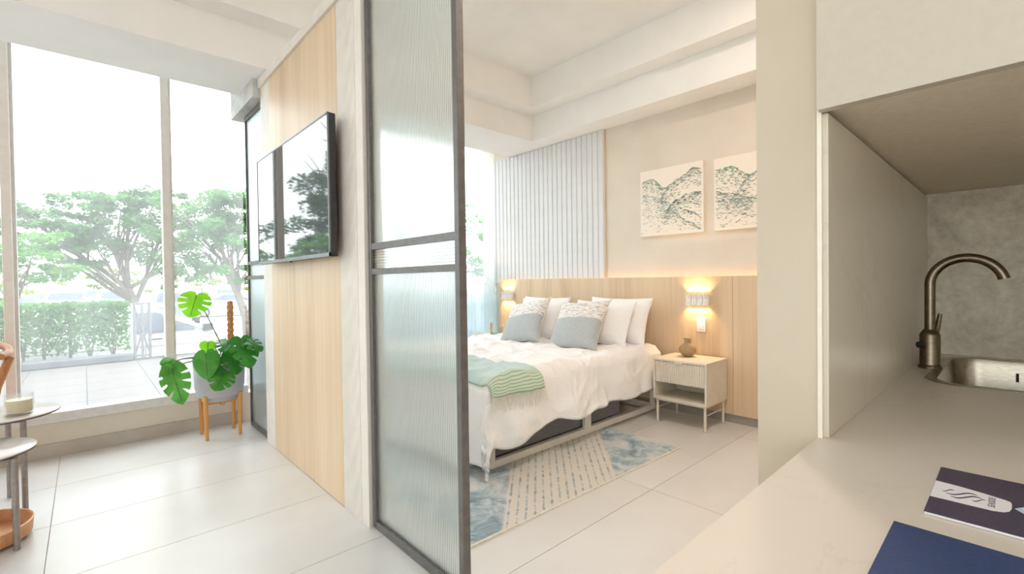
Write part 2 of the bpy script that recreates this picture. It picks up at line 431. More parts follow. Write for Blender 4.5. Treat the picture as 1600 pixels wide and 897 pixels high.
# window wall: low curb with tile skirting
bx('wall_window', curb_paint, (XL, 4.03, 4.66, 4.80, 0, 0.246), kind='structure')
bx('baseboard_window', tile_skirt, (XL, 1.01, 4.642, 4.66, 0, 0.10), kind='structure')

def make_window(name, x0, x1, mull, panes_film=False):
    w = setting(name, ((x0+x1)/2, 4.70, 0.246))
    MB().box(x0, x1, 4.645, 4.75, 0.246, 0.318).build('bottom_frame', alu_white, w, bevel=0.004)
    MB().box(x0, x1, 4.66, 4.74, 2.98, 3.04).build('top_frame', alu_white, w)
    for m0, m1 in mull:
        ml = MB().box(m0, m1, 4.636, 4.74, 0.318, 2.98).build('mullion', alu_beige, w, bevel=0.004)
        MB().box(m1, m1+0.018, 4.675, 4.72, 0.318, 2.98).build('glazing_bead', alu_white, ml)
    edges = [x0] + [e for m in mull for e in m] + [x1]
    for a, b_ in zip(edges[0::2], edges[1::2]):
        if b_-a > 0.05:
            MB().box(a, b_, 4.695, 4.701, 0.318, 2.98).build('glass_pane', window_glass, w)
            if panes_film: MB().box(a, b_, 4.682, 4.685, 0.318, 1.60).build('privacy_film', film, w)
    return w
make_window('window_1', XL, 1.06, [(-3.19, -3.13), (-2.145, -2.095), (-1.275, -1.225), (-0.405, -0.355), (0.474, 0.527)])
make_window('window_2', 1.13, 4.03, [(1.34, 1.39), (2.21, 2.26), (3.08, 3.13)], True)
bx('trim_6', concrete, (0.968, 1.13, 3.93, 4.64, 2.644, 2.78), kind='structure')
bx('trim_7', concrete, (0.968, 1.13, 4.361, 4.64, 2.78, 3.04), kind='structure')

# partition with the television: white core, oak panel, fluted strip
part = setting('wall_partition', (1.08, 3.05, 0))
bx('core', flute_white, (1.034, 1.13, 2.172, 3.93, 0, 2.775), part)
bx('margin_strip', flute_white, (1.020, 1.034, 3.702, 3.93, 0, 2.71), part)
bx('oak_panel', oak_panel, (1.016, 1.034, 2.472, 3.700, 0.004, 2.71), part)
bx('end_trim', flute_white, (1.016, 1.034, 2.172, 2.250, 0, 2.775), part, bevel=0.003)
bx('top_band', flute_white, (1.002, 1.034, 2.250, 3.93, 2.712, 2.775), part)
fl = MB(); nfl = 13
for i in range(nfl):
    a = 2.252 + i*(0.218/nfl)
    fl.box(1.016, 1.030, a+0.002, a+0.218/nfl-0.002, 0, 2.71)
fl.box(1.022, 1.034, 2.252, 2.471, 0, 2.71)
fl.build('fluted_strip', flute_white, part)

# ------------------------------------------------------------------ reeded glass panels
def ribbed(mb, ya, yb, za, zb, xf, xb, pitch, horizontal=False):
    """closed pane with rounded ribs on the face towards -X"""
    L = (zb-za) if horizontal else (yb-ya)
    n = max(2, round(L/pitch)); sub = 5; prof = []
    for i in range(n):
        for s in range(sub):
            u = (i + s/sub)/n
            prof.append((u*L, math.sin(math.pi*s/sub)*pitch*0.26))
    prof.append((L, 0))
    n0 = len(mb.v); cnt = len(prof)
    for d, hgt in prof:
        if horizontal: mb.v += [(xf-hgt, ya, za+d), (xf-hgt, yb, za+d), (xb, ya, za+d), (xb, yb, za+d)]
        else: mb.v += [(xf-hgt, ya+d, za), (xf-hgt, ya+d, zb), (xb, ya+d, za), (xb, ya+d, zb)]
    for i in range(cnt-1):
        a = n0+i*4; b = a+4
        mb.face(a, b, b+1, a+1); mb.face(a+2, a+3, b+3, b+2); mb.face(a, a+2, b+2, b); mb.face(a+1, b+1, b+3, a+3)
    mb.face(n0, n0+1, n0+3, n0+2); e = n0+(cnt-1)*4; mb.face(e, e+2, e+3, e+1)
    return mb

def glass_leaf(root, ya, yb, z1, pitch, st=0.030):
    x0, x1 = 1.034, 1.068
    MB().box(x0, x1, ya, ya+st, 0.004, z1).build('stile', alu_dark, root, bevel=0.002)
    MB().box(x0, x1, yb-st, yb, 0.004, z1).build('stile', alu_dark, root, bevel=0.002)
    for za, zb in ((0.004, 0.040), (1.257, 1.285), (1.378, 1.408), (z1-0.04, z1)):
        MB().box(x0+0.002, x1-0.002, ya+st, yb-st, za, zb).build('rail', alu_dark, root)
    for za, zb in ((0.040, 1.257), (1.408, z1-0.04)):
        ribbed(MB(), ya+st, yb-st, za, zb, 1.050, 1.056, pitch).build('reeded_pane', reeded, root, auto=50)
    ribbed(MB(), ya+st, yb-st, 1.285, 1.378, 1.050, 1.056, 0.0133, True).build('horizontal_reeded_strip', reeded, root, auto=50)
door = thing('sliding_glass_door', 'tall dark-framed reeded glass sliding door in front of the bed', 'door', (1.051, 1.80, 0))
glass_leaf(door, 1.413, 2.168, 2.745, 0.0125)
fixed = thing('glass_partition', 'narrow dark-framed reeded glass panel beside the potted plant', 'glass panel', (1.051, 4.2, 0))
glass_leaf(fixed, 3.935, 4.48, 2.640, 0.0125, 0.022)
bx('sliding_track', alu_dark, (1.02, 1.082, 0.312, 2.25, 2.748, 2.78))
tag(bpy.data.objects['sliding_track'], 'dark aluminium track above the reeded sliding door', 'track')

# ================================================================== TELEVISION
tv = thing('television', 'large flat television mounted on the oak wall panel', 'television', (0.95, 3.05, 1.356))
ty0, ty1, tz0, tz1 = 2.386, 3.700, 1.356, 2.094
bx('casing', black_plastic, (0.934, 0.972, ty0, ty1, tz0, tz1), tv, bevel=0.004)
bx('screen', tv_screen, (0.9305, 0.934, ty0+0.008, ty1-0.008, tz0+0.02, tz1-0.008), tv)
bez = MB()
bez.box(0.928, 0.936, ty0, ty1, tz0, tz0+0.020); bez.box(0.928, 0.936, ty0, ty1, tz1-0.008, tz1)
bez.box(0.928, 0.936, ty0, ty0+0.008, tz0, tz1); bez.box(0.928, 0.936, ty1-0.008, ty1, tz0, tz1)
bez.build('bezel', tv_grey, tv)
bx('sensor', black_plastic, (0.930, 0.945, 3.02, 3.08, tz0-0.008, tz0), tv)
bx('wall_mount', black_plastic, (0.972, 1.016, 2.85, 3.25, 1.55, 1.90), tv)

# ================================================================== BEDROOM
# slatted wall panel
sl = thing('slatted_wall_panel', 'white panel of upright slats behind the headboard beside the window', 'wall panel', (4.02, 3.83, 1.2))
bx('backing', slat_white, (4.016, 4.0295, 2.922, 4.72, 1.18, 2.78), sl)
bx('edge_strip', oak_head, (4.012, 4.0295, 2.912, 2.921, 1.18, 2.78), sl)
ns_ = 25; pt = 1.795/ns_
slat_me = None
for i in range(ns_):
    a = 2.924+i*pt
    if slat_me is None:
        so = MB().prism([(-0.0355, 0), (0.0355, 0), (0.027, -0.012), (-0.027, -0.012)], lambda p: (p[1], p[0], 0.0), lambda p: (p[1], p[0], 1.595)).build('slat', slat_white, local=True)
        slat_me = so.data
    else:
        so = bpy.data.objects.new('slat', slat_me); COL.objects.link(so)
    so.parent = sl; so.location = Vector((4.016, a+pt/2, 1.18)) - sl.location

# headboard with hidden light strip
hb = thing('headboard', 'long low oak headboard panel running along the bedroom wall', 'headboard', (3.98, 2.45, 0))
hbm = MB()
for ya, yb in ((0.345, 1.60), (1.602, 2.922), (2.924, 3.98), (3.982, 4.548)):
    MB().box(3.960, 3.982, ya, yb, 0.075, 1.232).build('oak_board', oak_head, hb, bevel=0.0015)
bx('plinth', plinth_grey, (3.985, 4.004, 0.345, 4.548, 0, 0.075), hb)
bx('batten', oak_head, (3.982, 4.004, 0.345, 4.548, 0.075, 1.12), hb)
bx('light_strip', glow('warm_strip', (1.0, 0.66, 0.32, 1), 13.0), (3.990, 4.000, 0.36, 4.53, 1.165, 1.170), hb)

# paintings
def painting(yc, zc, w, h, label, seed, hills):
    rnd = random.Random(seed)
    p = thing('painting', label, 'painting', (4.03, yc, zc-h/2), 'paired landscape canvases')
    xf = 3.998
    MB().box(xf, 4.029, yc-w/2, yc+w/2, zc-h/2, zc+h/2).build('canvas', surf('canvas_'+str(seed), lin(240, 230, 216), lin(236, 225, 210), 120, 0.9, bmp=0.1), p, bevel=0.002)
    cols = [lin(112, 158, 124), lin(126, 140, 134), lin(168, 176, 164), lin(196, 196, 184), lin(140, 168, 166), lin(104, 120, 120)]
    ms = [surf('stroke_%d_%d' % (seed, i), c, None, 30, 0.8) for i, c in enumerate(cols)]
    st = MB()
    m = 0.02
    # (u along picture from left to right, v up); picture left = +Y
    def stroke(u, v, ang, ln, th, mi):
        if not (m < u*w < w-m and m < v*h < h-m): return
        st.cur = mi
        cu_, cv_ = (yc+w/2-u*w), (zc-h/2+v*h)
        pts = []
        for tt, ww in ((-0.5, 0.2), (-0.2, 1), (0.25, 0.8), (0.5, 0.1), (0.25, -0.7), (-0.2, -1)):
            du = ln*tt*math.cos(ang) - th*ww*0.5*math.sin(ang); dv = ln*tt*math.sin(ang) + th*ww*0.5*math.cos(ang)
            yy = min(max(cu_-du, yc-w/2+0.012), yc+w/2-0.012); zz = min(max(cv_+dv, zc-h/2+0.012), zc+h/2-0.012)
            pts.append((xf-0.0006-len(st.f)*1.1e-6, yy, zz))
        st.poly(pts)
    def top(u, hill):
        best = None
        for (a, va), (b, vb) in zip(hill, hill[1:]):
            if a <= u <= b:
                s = (u-a)/(b-a); s2 = s*s*(3-2*s); best = va+(vb-va)*s2
                return best, math.atan2((vb-va)*6*s*(1-s)*h*0.75, (b-a)*w)
        return None, 0
    for hi, (hill, cset, dens, depth) in enumerate(hills):
        for i in range(dens):
            u = rnd.uniform(hill[0][0], hill[-1][0]); tv_, sl_ = top(u, hill)
            if tv_ is None: continue
            dd = (rnd.random()**1.6)*depth
            v = tv_ - dd
            if rnd.random() < dd/depth*0.55: continue
            ang = sl_*(1-dd/depth*0.6) + rnd.uniform(-0.35, 0.35)
            mi = cset[0] if rnd.random() < 0.65-dd/depth*0.5 else (cset[1] if rnd.random() < 0.5 else rnd.choice([2, 3, 3]))
            stroke(u, v, ang, rnd.uniform(0.018, 0.036), rnd.uniform(0.0035, 0.0065), mi)
    for i in range(170):
        u, v = rnd.random(), rnd.random()*0.45
        stroke(u, v, rnd.uniform(-0.3, 0.5), rnd.uniform(0.016, 0.03), 0.004, rnd.choice([2, 3, 3, 4, 1]))
    st.build('brush_strokes', ms, p, kind='stuff')
    return p
painting(2.172, 1.937, 0.625, 0.625, 'square landscape canvas nearer the white slats', 11,
         [([(0.0, 0.84), (0.2, 0.86), (0.42, 0.70)], (0, 1), 260, 0.25),
          ([(0.0, 0.66), (0.2, 0.60), (0.42, 0.50), (0.6, 0.40)], (4, 3), 380, 0.34),
          ([(0.30, 0.52), (0.5, 0.74), (0.62, 0.80), (0.72, 0.84), (0.85, 0.92), (1.0, 0.88)], (1, 2), 420, 0.26),
          ([(0.4, 0.36), (0.6, 0.50), (0.8, 0.58), (1.0, 0.56)], (5, 1), 340, 0.22),
          ([(0.55, 0.32), (0.8, 0.16), (0.95, 0.06)], (4, 5), 110, 0.07),
          ([(0.72, 0.34), (0.85, 0.30), (1.0, 0.18)], (5, 4), 60, 0.06)])
painting(1.455, 1.929, 0.625, 0.612, 'square landscape canvas nearer the kitchen wall', 23,
         [([(0.0, 0.84), (0.22, 0.86), (0.5, 0.70)], (0, 1), 330, 0.34),
          ([(0.0, 0.55), (0.2, 0.50), (0.5, 0.40)], (1, 2), 330, 0.26),
          ([(0.22, 0.42), (0.5, 0.72), (0.7, 0.86), (1.0, 0.90)], (5, 2), 420, 0.24),
          ([(0.05, 0.42), (0.4, 0.40), (0.7, 0.44), (1.0, 0.62)], (4, 1), 380, 0.26)])

# sconces
warm_bulb = glow('warm_bulb', (1.0, 0.70, 0.38, 1), 10.0)
def sconce(yc, label):
    s = thing('wall_sconce', label, 'wall lamp', (3.96, yc, 0.975), 'pair of scalloped wall sconces')
    z0, z1 = 0.979, 1.075
    n = 4; w = 0.205; step = w/n
    body = MB()
    for i in range(n):
        y0 = yc-w/2+i*step; ym = y0+step/2
        # bow-tie facet: wide at the rims, pinched in the middle
        rows = []
        for zz, dep in ((z0, 0.052), ((z0+z1)/2, 0.034), (z1, 0.052)):
            rows.append([(3.944, y0, zz), (3.944-dep*0.55, y0+step*0.12, zz), (3.944-dep, ym, zz), (3.944-dep*0.55, y0+step*0.88, zz), (3.944, y0+step, zz)])
        b0 = len(body.v)
        for r_ in rows: body.v += r_
        for a in range(2):
            for c in range(4):
                q = b0+a*5+c; body.face(q, q+5, q+6, q+1)
    bo = body.build('shade', switch_white, s)
    so = bo.modifiers.new('thickness', 'SOLIDIFY'); so.thickness = 0.003; so.offset = -1
    bx('back_plate', slat_white, (3.944, 3.9595, yc-w/2, yc+w/2, z0+0.012, z1-0.012), s)
    for i in range(n):
        y = yc-w/2+(i+0.5)*step
        MB().lathe([(0.010, 0), (0.013, 0.008), (0.013, 0.022), (0.010, 0.03)], (3.926, y, (z0+z1)/2-0.015), 12).build('bulb', warm_bulb, s, smooth=True)
        for sgn in (1, -1):
            L = bpy.data.lights.new('sconce_beam', 'SPOT'); L.energy = 1.9; L.color = (1.0, 0.64, 0.30)
            L.spot_size = R(100); L.spot_blend = 0.5; L.shadow_soft_size = 0.008
            lo = bpy.data.objects.new('sconce_beam', L); COL.objects.link(lo); lo.parent = s
            lo.location = Vector((3.925, y, z1-0.010 if sgn > 0 else z0+0.010)) - s.location
            lo.rotation_euler = (math.pi if sgn > 0 else 0, 0, 0)
    return s
sconce(1.891, 'white scalloped wall lamp above the vase and light switch')
sconce(4.368, 'white scalloped wall lamp near the bedroom window')

sw = thing('light_switch', 'white light switch plate on the oak headboard', 'switch', (3.955, 1.8675, 0.748))
bx('plate', switch_white, (3.951, 3.9595, 1.828, 1.907, 0.748, 0.872), sw, bevel=0.003)
bx('rocker', switch_white, (3.945, 3.951, 1.846, 1.889, 0.772, 0.812), sw, bevel=0.002)
bx('indicator', switch_white, (3.948, 3.951, 1.846, 1.889, 0.822, 0.842), sw)

# nightstand
def make_nightstand(label):
    n = thing('nightstand', label, 'nightstand', (3.75, 1.87, 0), 'matching nightstands')
    x0, x1, y0, y1 = 3.556, 3.935, 1.640, 2.100
    bx('top', nightstand_paint, (x0-0.004, x1, y0-0.002, y1+0.002, 0.528, 0.546), n, bevel=0.002)
    bx('side_panel', nightstand_paint, (x0, x1, y0, y0+0.016, 0.205, 0.528), n)
    bx('side_panel', nightstand_paint, (x0, x1, y1-0.016, y1, 0.205, 0.528), n)
    bx('bottom_shelf', nightstand_paint, (x0, x1, y0+0.016, y1-0.016, 0.205, 0.222), n)
    bx('divider', nightstand_paint, (x0+0.02, x1, y0+0.016, y1-0.016, 0.345, 0.358), n)
    bx('back_panel', nightstand_paint, (x1-0.012, x1, y0+0.016, y1-0.016, 0.222, 0.528), n)
    dr = bx('drawer', nightstand_paint, (x0+0.008, x1-0.02, y0+0.018, y1-0.018, 0.362, 0.524), n)
    fr = MB(); cnt = 22; w = (y1-y0-0.036)/cnt
    for i in range(cnt):
        a = y0+0.018+i*w
        fr.prism([(0, 0), (w, 0), (w*0.72, -0.008), (w*0.28, -0.008)], lambda p, a=a: (x0+0.008+p[1], a+p[0], 0.352), lambda p, a=a: (x0+0.008+p[1], a+p[0], 0.524))
    fr.build('fluted_front', nightstand_paint, dr)
    MB().box(x0-0.012, x0+0.002, 1.835, 1.905, 0.518, 0.5275).build('pull', nightstand_paint, dr)
    for xx, yy in ((x0+0.024, y0+0.024), (x0+0.024, y1-0.024), (x1-0.024, y0+0.024), (x1-0.024, y1-0.024)):
        MB().tube([(xx, yy, 0.003), (xx, yy, 0.192)], 0.0105, 14).build('leg', nightstand_paint, n, smooth=False, auto=40)
    for yy in (y0+0.024, y1-0.024):
        MB().tube([(x0+0.024, yy, 0.125), (x1-0.024, yy, 0.125)], 0.0045, 8).build('stretcher', nightstand_paint, n, auto=40)
    bx('under_frame', nightstand_paint, (x0+0.012, x1-0.012, y0+0.012, y1-0.012, 0.190, 0.205), n)
    return n
n1 = make_nightstand('putty nightstand with fluted drawer carrying the round vase')
n2 = copy_tree(n1); n2.location = (3.75, 4.37, 0); n2['label'] = 'putty nightstand beside the window carrying the arch ornament'

vs = MB().lathe([(0.022, 0), (0.030, 0.003), (0.050, 0.016), (0.066, 0.040), (0.071, 0.062), (0.064, 0.086), (0.046, 0.104), (0.030, 0.112), (0.026, 0.120), (0.028, 0.140),
                 (0.033, 0.160), (0.030, 0.160), (0.024, 0.140), (0.020, 0.11)], (3.80, 1.915, 0.5465), 40, True, True).build('vase', vase_clay, None, smooth=True)
tag(vs, 'round ochre clay vase with a short wide neck', 'vase')
ar = MB()
pts = [(3.74, 4.24+0.045*math.cos(a), 0.62+0.045*math.sin(a)) for a in [math.pi*k/12 for k in range(13)]]
ar.tube([(3.74, 4.285, 0.548)]+pts+[(3.74, 4.195, 0.548)], 0.018, 12)
tag(ar.build('arch_ornament', arch_clay, None, auto=60), 'small beige clay arch ornament on the window-side nightstand', 'ornament')
bw = MB().lathe([(0.022, 0), (0.034, 0.006), (0.044, 0.040), (0.046, 0.052), (0.042, 0.052), (0.030, 0.012)], (3.67, 4.30, 0.5465), 24).build('bowl', teal_glaze, None, smooth=True)
tag(bw, 'pale teal bowl beside the clay arch ornament', 'bowl')
cn = MB().tube([(3.67, 4.37, 0.5465), (3.67, 4.37, 0.70)], [0.016, 0.015], 14).build('candlestick', arch_clay, None, auto=40)
tag(cn, 'slim beige candle standing by the teal bowl', 'candle')

# ---------------- bed
BX0, BX1, BY0, BY1 = 1.885, 3.88, 2.27, 3.99
TOP = 0.605
bed = thing('bed', 'double bed base with white metal frame and dark woven sides', 'bed', (2.9, 3.13, 0))
Z0 = 0.0125
for ya, yb in ((BY0, BY0+0.04), (BY1-0.04, BY1)):
    bx('bottom_rail', white_metal, (BX0, BX1, ya, yb, Z0, Z0+0.048), bed, bevel=0.003)
for xa in (BX0, 3.30, BX1-0.04):
    bx('cross_rail', white_metal, (xa, xa+0.04, BY0+0.04, BY1-0.04, Z0, Z0+0.045), bed)
for xa in (BX0, 2.845, BX1-0.045):
    for ya in (BY0, BY1-0.035):
        bx('post', white_metal, (xa, xa+0.04 if xa != 2.845 else xa+0.075, ya+0.001, ya+0.034, Z0+0.045, 0.32), bed, bevel=0.003)
bx('woven_base', dark_weave, (BX0+0.035, BX1-0.50, BY0+0.05, BY1-0.05, Z0+0.046, 0.325), bed, bevel=0.01)
bx('woven_base', dark_weave, (BX1-0.40, BX1-0.05, BY0+0.35, BY1-0.05, Z0+0.046, 0.325), bed, bevel=0.01)
bx('mattress', cotton, (BX0+0.01, BX1-0.005, BY0+0.02, BY1-0.02, 0.326, TOP-0.045), bed, bevel=0.04)

def fold(d, r):
    """distance past the mattress edge -> (outward, downward)"""
    if d <= 0: return 0.0, 0.0
    if d < r*math.pi/2: a = d/r; return r*math.sin(a), r*(1-math.cos(a))
    return r + (d-r*math.pi/2)*0.10, r + (d-r*math.pi/2)

def duvet_point(s, t, lift=0.0, wob=1.0):
    """s: along X measured from the foot edge inwards, t: along Y from the near edge inwards (negative = hanging)"""
    r = 0.095
    W = BY1-BY0; L = BX1-BX0
    ox, dx = fold(-s, r) if s < 0 else (0, 0)
    oy, dy, sg = 0, 0, 0
    if t < 0: oy, dy = fold(-t, r); sg = -1
    elif t > W: oy, dy = fold(t-W, r); sg = 1
    x = BX0 + max(s, 0) - ox; y = BY0 + min(max(t, 0), W) + sg*oy
    down = (dx**3 + dy**3)**(1/3)
    z = TOP - down
    # soft creases on the top, deeper upright folds on the hanging sides
    hang = min(1, down/0.30)
    c1 = noise.noise(Vector((s*1.6+3, t*3.2, 1.7))); c2 = noise.noise(Vector((s*5.5, t*7.5+4, 0.3)))
    c3 = noise.noise(Vector((s*3.1-t*2.0, t*1.3+s, 5.1)))
    wx = noise.noise(Vector((s*2.0, t*2.0, 9.1)))*0.35; wy = noise.noise(Vector((s*2.0, t*2.0, 4.4)))*0.35
    c5 = max(0.0, 1-abs(noise.noise(Vector(((s+wx)*3.2, (t+wy)*6.5, 6.6))))*3.0)**2
    c6 = max(0.0, 1-abs(noise.noise(Vector(((s-wy)*6.5+3, (t+wx)*4.0, 1.6))))*3.5)**2
    c4 = 1-abs(noise.noise(Vector((s*2.4+t*1.1+7, t*4.2-s*0.8, 2.2))))*2
    z += (0.018*c1 + 0.010*c2 + 0.016*c3 + 0.020*max(0, c4)**2 + 0.013*c5 + 0.008*c6)*(1-0.6*hang)*wob
    if sg:
        wv = noise.noise(Vector((x*3.4, 8.2, z*1.2)))*0.052 + noise.noise(Vector((x*8.5+z*3, 2.2, z*2.6)))*0.024 + c2*0.012
        y += sg*hang*(wv*wob + 0.012*c5 + 0.01*c6 + 0.008)
    if s < 0:
        wv = noise.noise(Vector((3.1, y*5.0, z*0.8)))*0.055 + c2*0.012
        x -= hang*(wv*wob + 0.01)*(dx/(dx+dy+1e-6))
    return Vector((x, y, max(z, 0.035)+lift))
def duvet():
    W = BY1-BY0; L = 1.93
    nu, nv = 170, 170
    ov_s, ov_f = 0.445, 0.56
    def f(u, v):
        s = -ov_f + u*(L+ov_f)
        edge = 0.055*noise.noise(Vector((s*2.6, 0.4, 3)))+0.02*noise.noise(Vector((s*7.0, 1.4, 3)))
        near = ov_s - 0.02 + edge + max(0, 0.5-s)*0.10 - 0.01
        far = ov_s
        t = -near + v*(W+near+far)
        return duvet_point(s, t)
    m = MB().grid(nu, nv, f)
    o = m.build('duvet', cotton, None, smooth=True, origin=(2.9, 3.13, 0.1))
    sd = o.modifiers.new('thickness', 'SOLIDIFY'); sd.thickness = 0.018; sd.offset = -1
    return o
tag(duvet(), 'white crumpled cotton duvet draped over the bed', 'duvet')

# throw blanket
def throw_mat():
    m, t, b = nt('striped_throw')
    tc = t.nodes.new('ShaderNodeAttribute'); tc.attribute_name = 'run'
    sep = t.nodes.new('ShaderNodeSeparateXYZ'); link(t, tc.outputs['Vector'], sep.inputs[0])
    # run.x = metres from the near hem
    sc = t.nodes.new('ShaderNodeMath'); sc.operation = 'MULTIPLY'; link(t, sep.outputs[0], sc.inputs[0]); sc.inputs[1].default_value = 2*math.pi/0.019
    sn = t.nodes.new('ShaderNodeMath'); sn.operation = 'SINE'; link(t, sc.outputs[0], sn.inputs[0])
    st = ramp(t, sn.outputs[0], [(0.30, lin(206, 216, 188)), (0.55, lin(140, 182, 172))])
    n = noise_tex(t, coords(t, (6, 60, 6)), 1.5, 4)
    pl = ramp(t, n.outputs['Fac'], [(0.3, lin(168, 197, 198)), (0.7, lin(190, 211, 210))])
    fd = ramp(t, sep.outputs[0], [(0.10, (0, 0, 0, 1)), (0.24, (1, 1, 1, 1))])
    mx = t.nodes.new('ShaderNodeMixRGB'); link(t, fd.outputs[0], mx.inputs[0]); link(t, st.outputs[0], mx.inputs[1]); link(t, pl.outputs[0], mx.inputs[2])
    link(t, mx.outputs[0], b.inputs['Base Color']); b.inputs['Roughness'].default_value = 0.95
    b.inputs['Sheen Weight'].default_value = 0.3
    n2 = noise_tex(t, coords(t), 220, 2); bump(t, b, n2.outputs['Fac'], 0.3, 0.003); return m
def throw():
    t0, t1 = -0.185, 1.95
    nu, nv = 36, 120; run = []
    def f(u, v):
        t = t0 + v*(t1-t0)
        s = -0.12 + u*0.46 + 0.10*max(0, 0.6-(t-t0))*0.5 + 0.02*noise.noise(Vector((t*3, u, 2)))
        run.append(t-t0)
        return duvet_point(s, t, 0.012) + Vector((0, -0.014 if t < 0 else 0, 0))
    root = thing('throw_blanket', 'pale green striped throw blanket with a cream fringe across the bed', 'blanket', (2.05, 3.0, 0.5))
    m = MB().grid(nu, nv, f)
    o = m.build('cloth', throw_mat(), root, smooth=True)
    at = o.data.attributes.new('run', 'FLOAT_VECTOR', 'POINT')
    at.data.foreach_set('vector', [c for r_ in run for c in (r_, 0, 0)])
    sd = o.modifiers.new('thickness', 'SOLIDIFY'); sd.thickness = 0.008; sd.offset = 0
    fr = MB()
    for k in range(46):
        u = (k+0.5)/46
        p = f(u, 0.0) + Vector((0, -0.004, 0.003)); ln = random.uniform(0.07, 0.105); a = random.uniform(-0.02, 0.02)
        fr.tube([p, p+Vector((a*0.4, -0.016, -ln*0.5)), p+Vector((a, -0.014, -ln))], [0.0028, 0.002, 0.0014], 5)
    fr.build('fringe', fringe_mat, root, kind='stuff')
throw()

# pillows and cushions
def pillow_mesh(w, h, th, seed, flange=0.0, ear=0.05, n=30):
    mb = MB(); rnd = seed*3.7
    def f_(u, v, side):
        a, b = u*2-1, v*2-1
        # straight seams with pointed ears
        pin = 1-ear*(1-abs(a)**2.2)*(abs(b)**3); pin2 = 1-ear*(1-abs(b)**2.2)*(abs(a)**3)
        x = a*w/2*pin2; y = b*h/2*pin
        e = 1-flange
        aa, bb = min(1, abs(a)/e), min(1, abs(b)/e)
        t = th/2*((1-aa**2.6)**0.62)*((1-bb**2.6)**0.62)
        wr = noise.noise(Vector((a*2.2+rnd, b*2.2, side)))*0.10 + noise.noise(Vector((a*5+rnd, b*5, side+3)))*0.04
        t *= 1+wr
        edge = max(abs(a), abs(b)); wav = noise.noise(Vector((a*4+rnd, b*4, 9)))*0.010*(edge**4)
        return Vector((x, y, side*(t+0.002)+wav))
    mb.grid(n, n, lambda u, v: f_(u, v, 1)); na = len(mb.f)
    mb.cur = 1; mb.grid(n, n, lambda u, v: f_(1-u, v, -1))
    # seam wall
    mb.cur = 1; N = n+1; B = N*N
    for j in range(n):
        for (i0, i1) in ((0, n), (n, 0)):
            a0, a1 = i0*N+j, i0*N+j+1; b0, b1 = B+i1*N+j, B+i1*N+j+1
            mb.face(*( (a0, a1, b1, b0) if i0 == 0 else (a1, a0, b0, b1)))
            c0, c1 = j*N+i0, (j+1)*N+i0; d0, d1 = B+(n-j)*N+i0, B+(n-j-1)*N+i0
            mb.face(*((c1, c0, d0, d1) if i0 == 0 else (c0, c1, d1, d0)))
    return mb
def place_pillow(name, mats, base_mid, top_mid, right, w, h, th, seed, **k):
    """base_mid/top_mid: centre of lower and upper seam; right: horizontal unit vector to picture right"""
    o = pillow_mesh(w, h, th, seed, **k).build(name, mats, local=True, smooth=True)
    up = (Vector(top_mid)-Vector(base_mid)).normalized(); rt = Vector(right).normalized(); rt = (rt-up*rt.dot(up)).normalized(); nn = rt.cross(up)
    c = Vector(base_mid)+up*h/2
    o.matrix_world = Matrix(((rt.x, up.x, nn.x, c.x), (rt.y, up.y, nn.y, c.y), (rt.z, up.z, nn.z, c.z), (0, 0, 0, 1)))
    return o
def cushion_mat(name, sd):
    m, t, b = nt(name)
    tc = t.nodes.new('ShaderNodeTexCoord'); sp = t.nodes.new('ShaderNodeSeparateXYZ'); link(t, tc.outputs['Object'], sp.inputs[0])
    nb = noise_tex(t, coords(t, (1, 1, 1)), 5+sd, 3)
    bd = t.nodes.new('ShaderNodeMath'); bd.operation = 'MULTIPLY_ADD'; link(t, nb.outputs['Fac'], bd.inputs[0]); bd.inputs[1].default_value = 0.02; link(t, sp.outputs[1], bd.inputs[2])
    sel = ramp(t, bd.outputs[0], [(0.035, (0, 0, 0, 1)), (0.045, (1, 1, 1, 1))])
    n1_ = noise_tex(t, coords(t, (60, 90, 60)), 1.0, 4); low = ramp(t, n1_.outputs['Fac'], [(0.3, lin(168, 173, 174)), (0.7, lin(185, 188, 188))])
    n2_ = noise_tex(t, coords(t, (22, 120, 30), (0, 0, 0.08)), 1.0+sd*0.1, 6, 0.7)
    up = ramp(t, n2_.outputs['Fac'], [(0.42, lin(236, 230, 224)), (0.54, lin(220, 215, 211)), (0.62, lin(126, 127, 134))])
    mx = t.nodes.new('ShaderNodeMixRGB'); link(t, sel.outputs[0], mx.inputs[0]); link(t, low.outputs[0], mx.inputs[1]); link(t, up.outputs[0], mx.inputs[2])
    link(t, mx.outputs[0], b.inputs['Base Color']); b.inputs['Roughness'].default_value = 0.95
    n3 = noise_tex(t, coords(t), 260, 2); bump(t, b, n3.outputs['Fac'], 0.25, 0.003); return m
RT = (0, -1, 0)
tag(place_pillow('pillow', [cotton, cotton], (3.66, 2.60, 0.612), (3.82, 2.60, 1.02), RT, 0.70, 0.46, 0.20, 1, ear=0.07), 'white pillow against the headboard nearest the vase', 'pillow', 'white bed pillows')
tag(place_pillow('pillow', [cotton, cotton], (3.44, 2.64, 0.620), (3.63, 2.64, 1.00), RT, 0.68, 0.44, 0.20, 2, ear=0.07, flange=0.06), 'white pillow just behind the cushion nearer the vase', 'pillow', 'white bed pillows')
tag(place_pillow('pillow', [cotton, cotton], (3.66, 3.58, 0.612), (3.82, 3.58, 1.0), RT, 0.70, 0.45, 0.20, 3, ear=0.07), 'white pillow against the headboard nearer the window', 'pillow', 'white bed pillows')
tag(place_pillow('pillow', [cotton, cotton], (3.44, 3.42, 0.620), (3.63, 3.42, 1.0), RT, 0.68, 0.44, 0.19, 4, ear=0.07, flange=0.06), 'white pillow just behind the cushion nearer the window', 'pillow', 'white bed pillows')
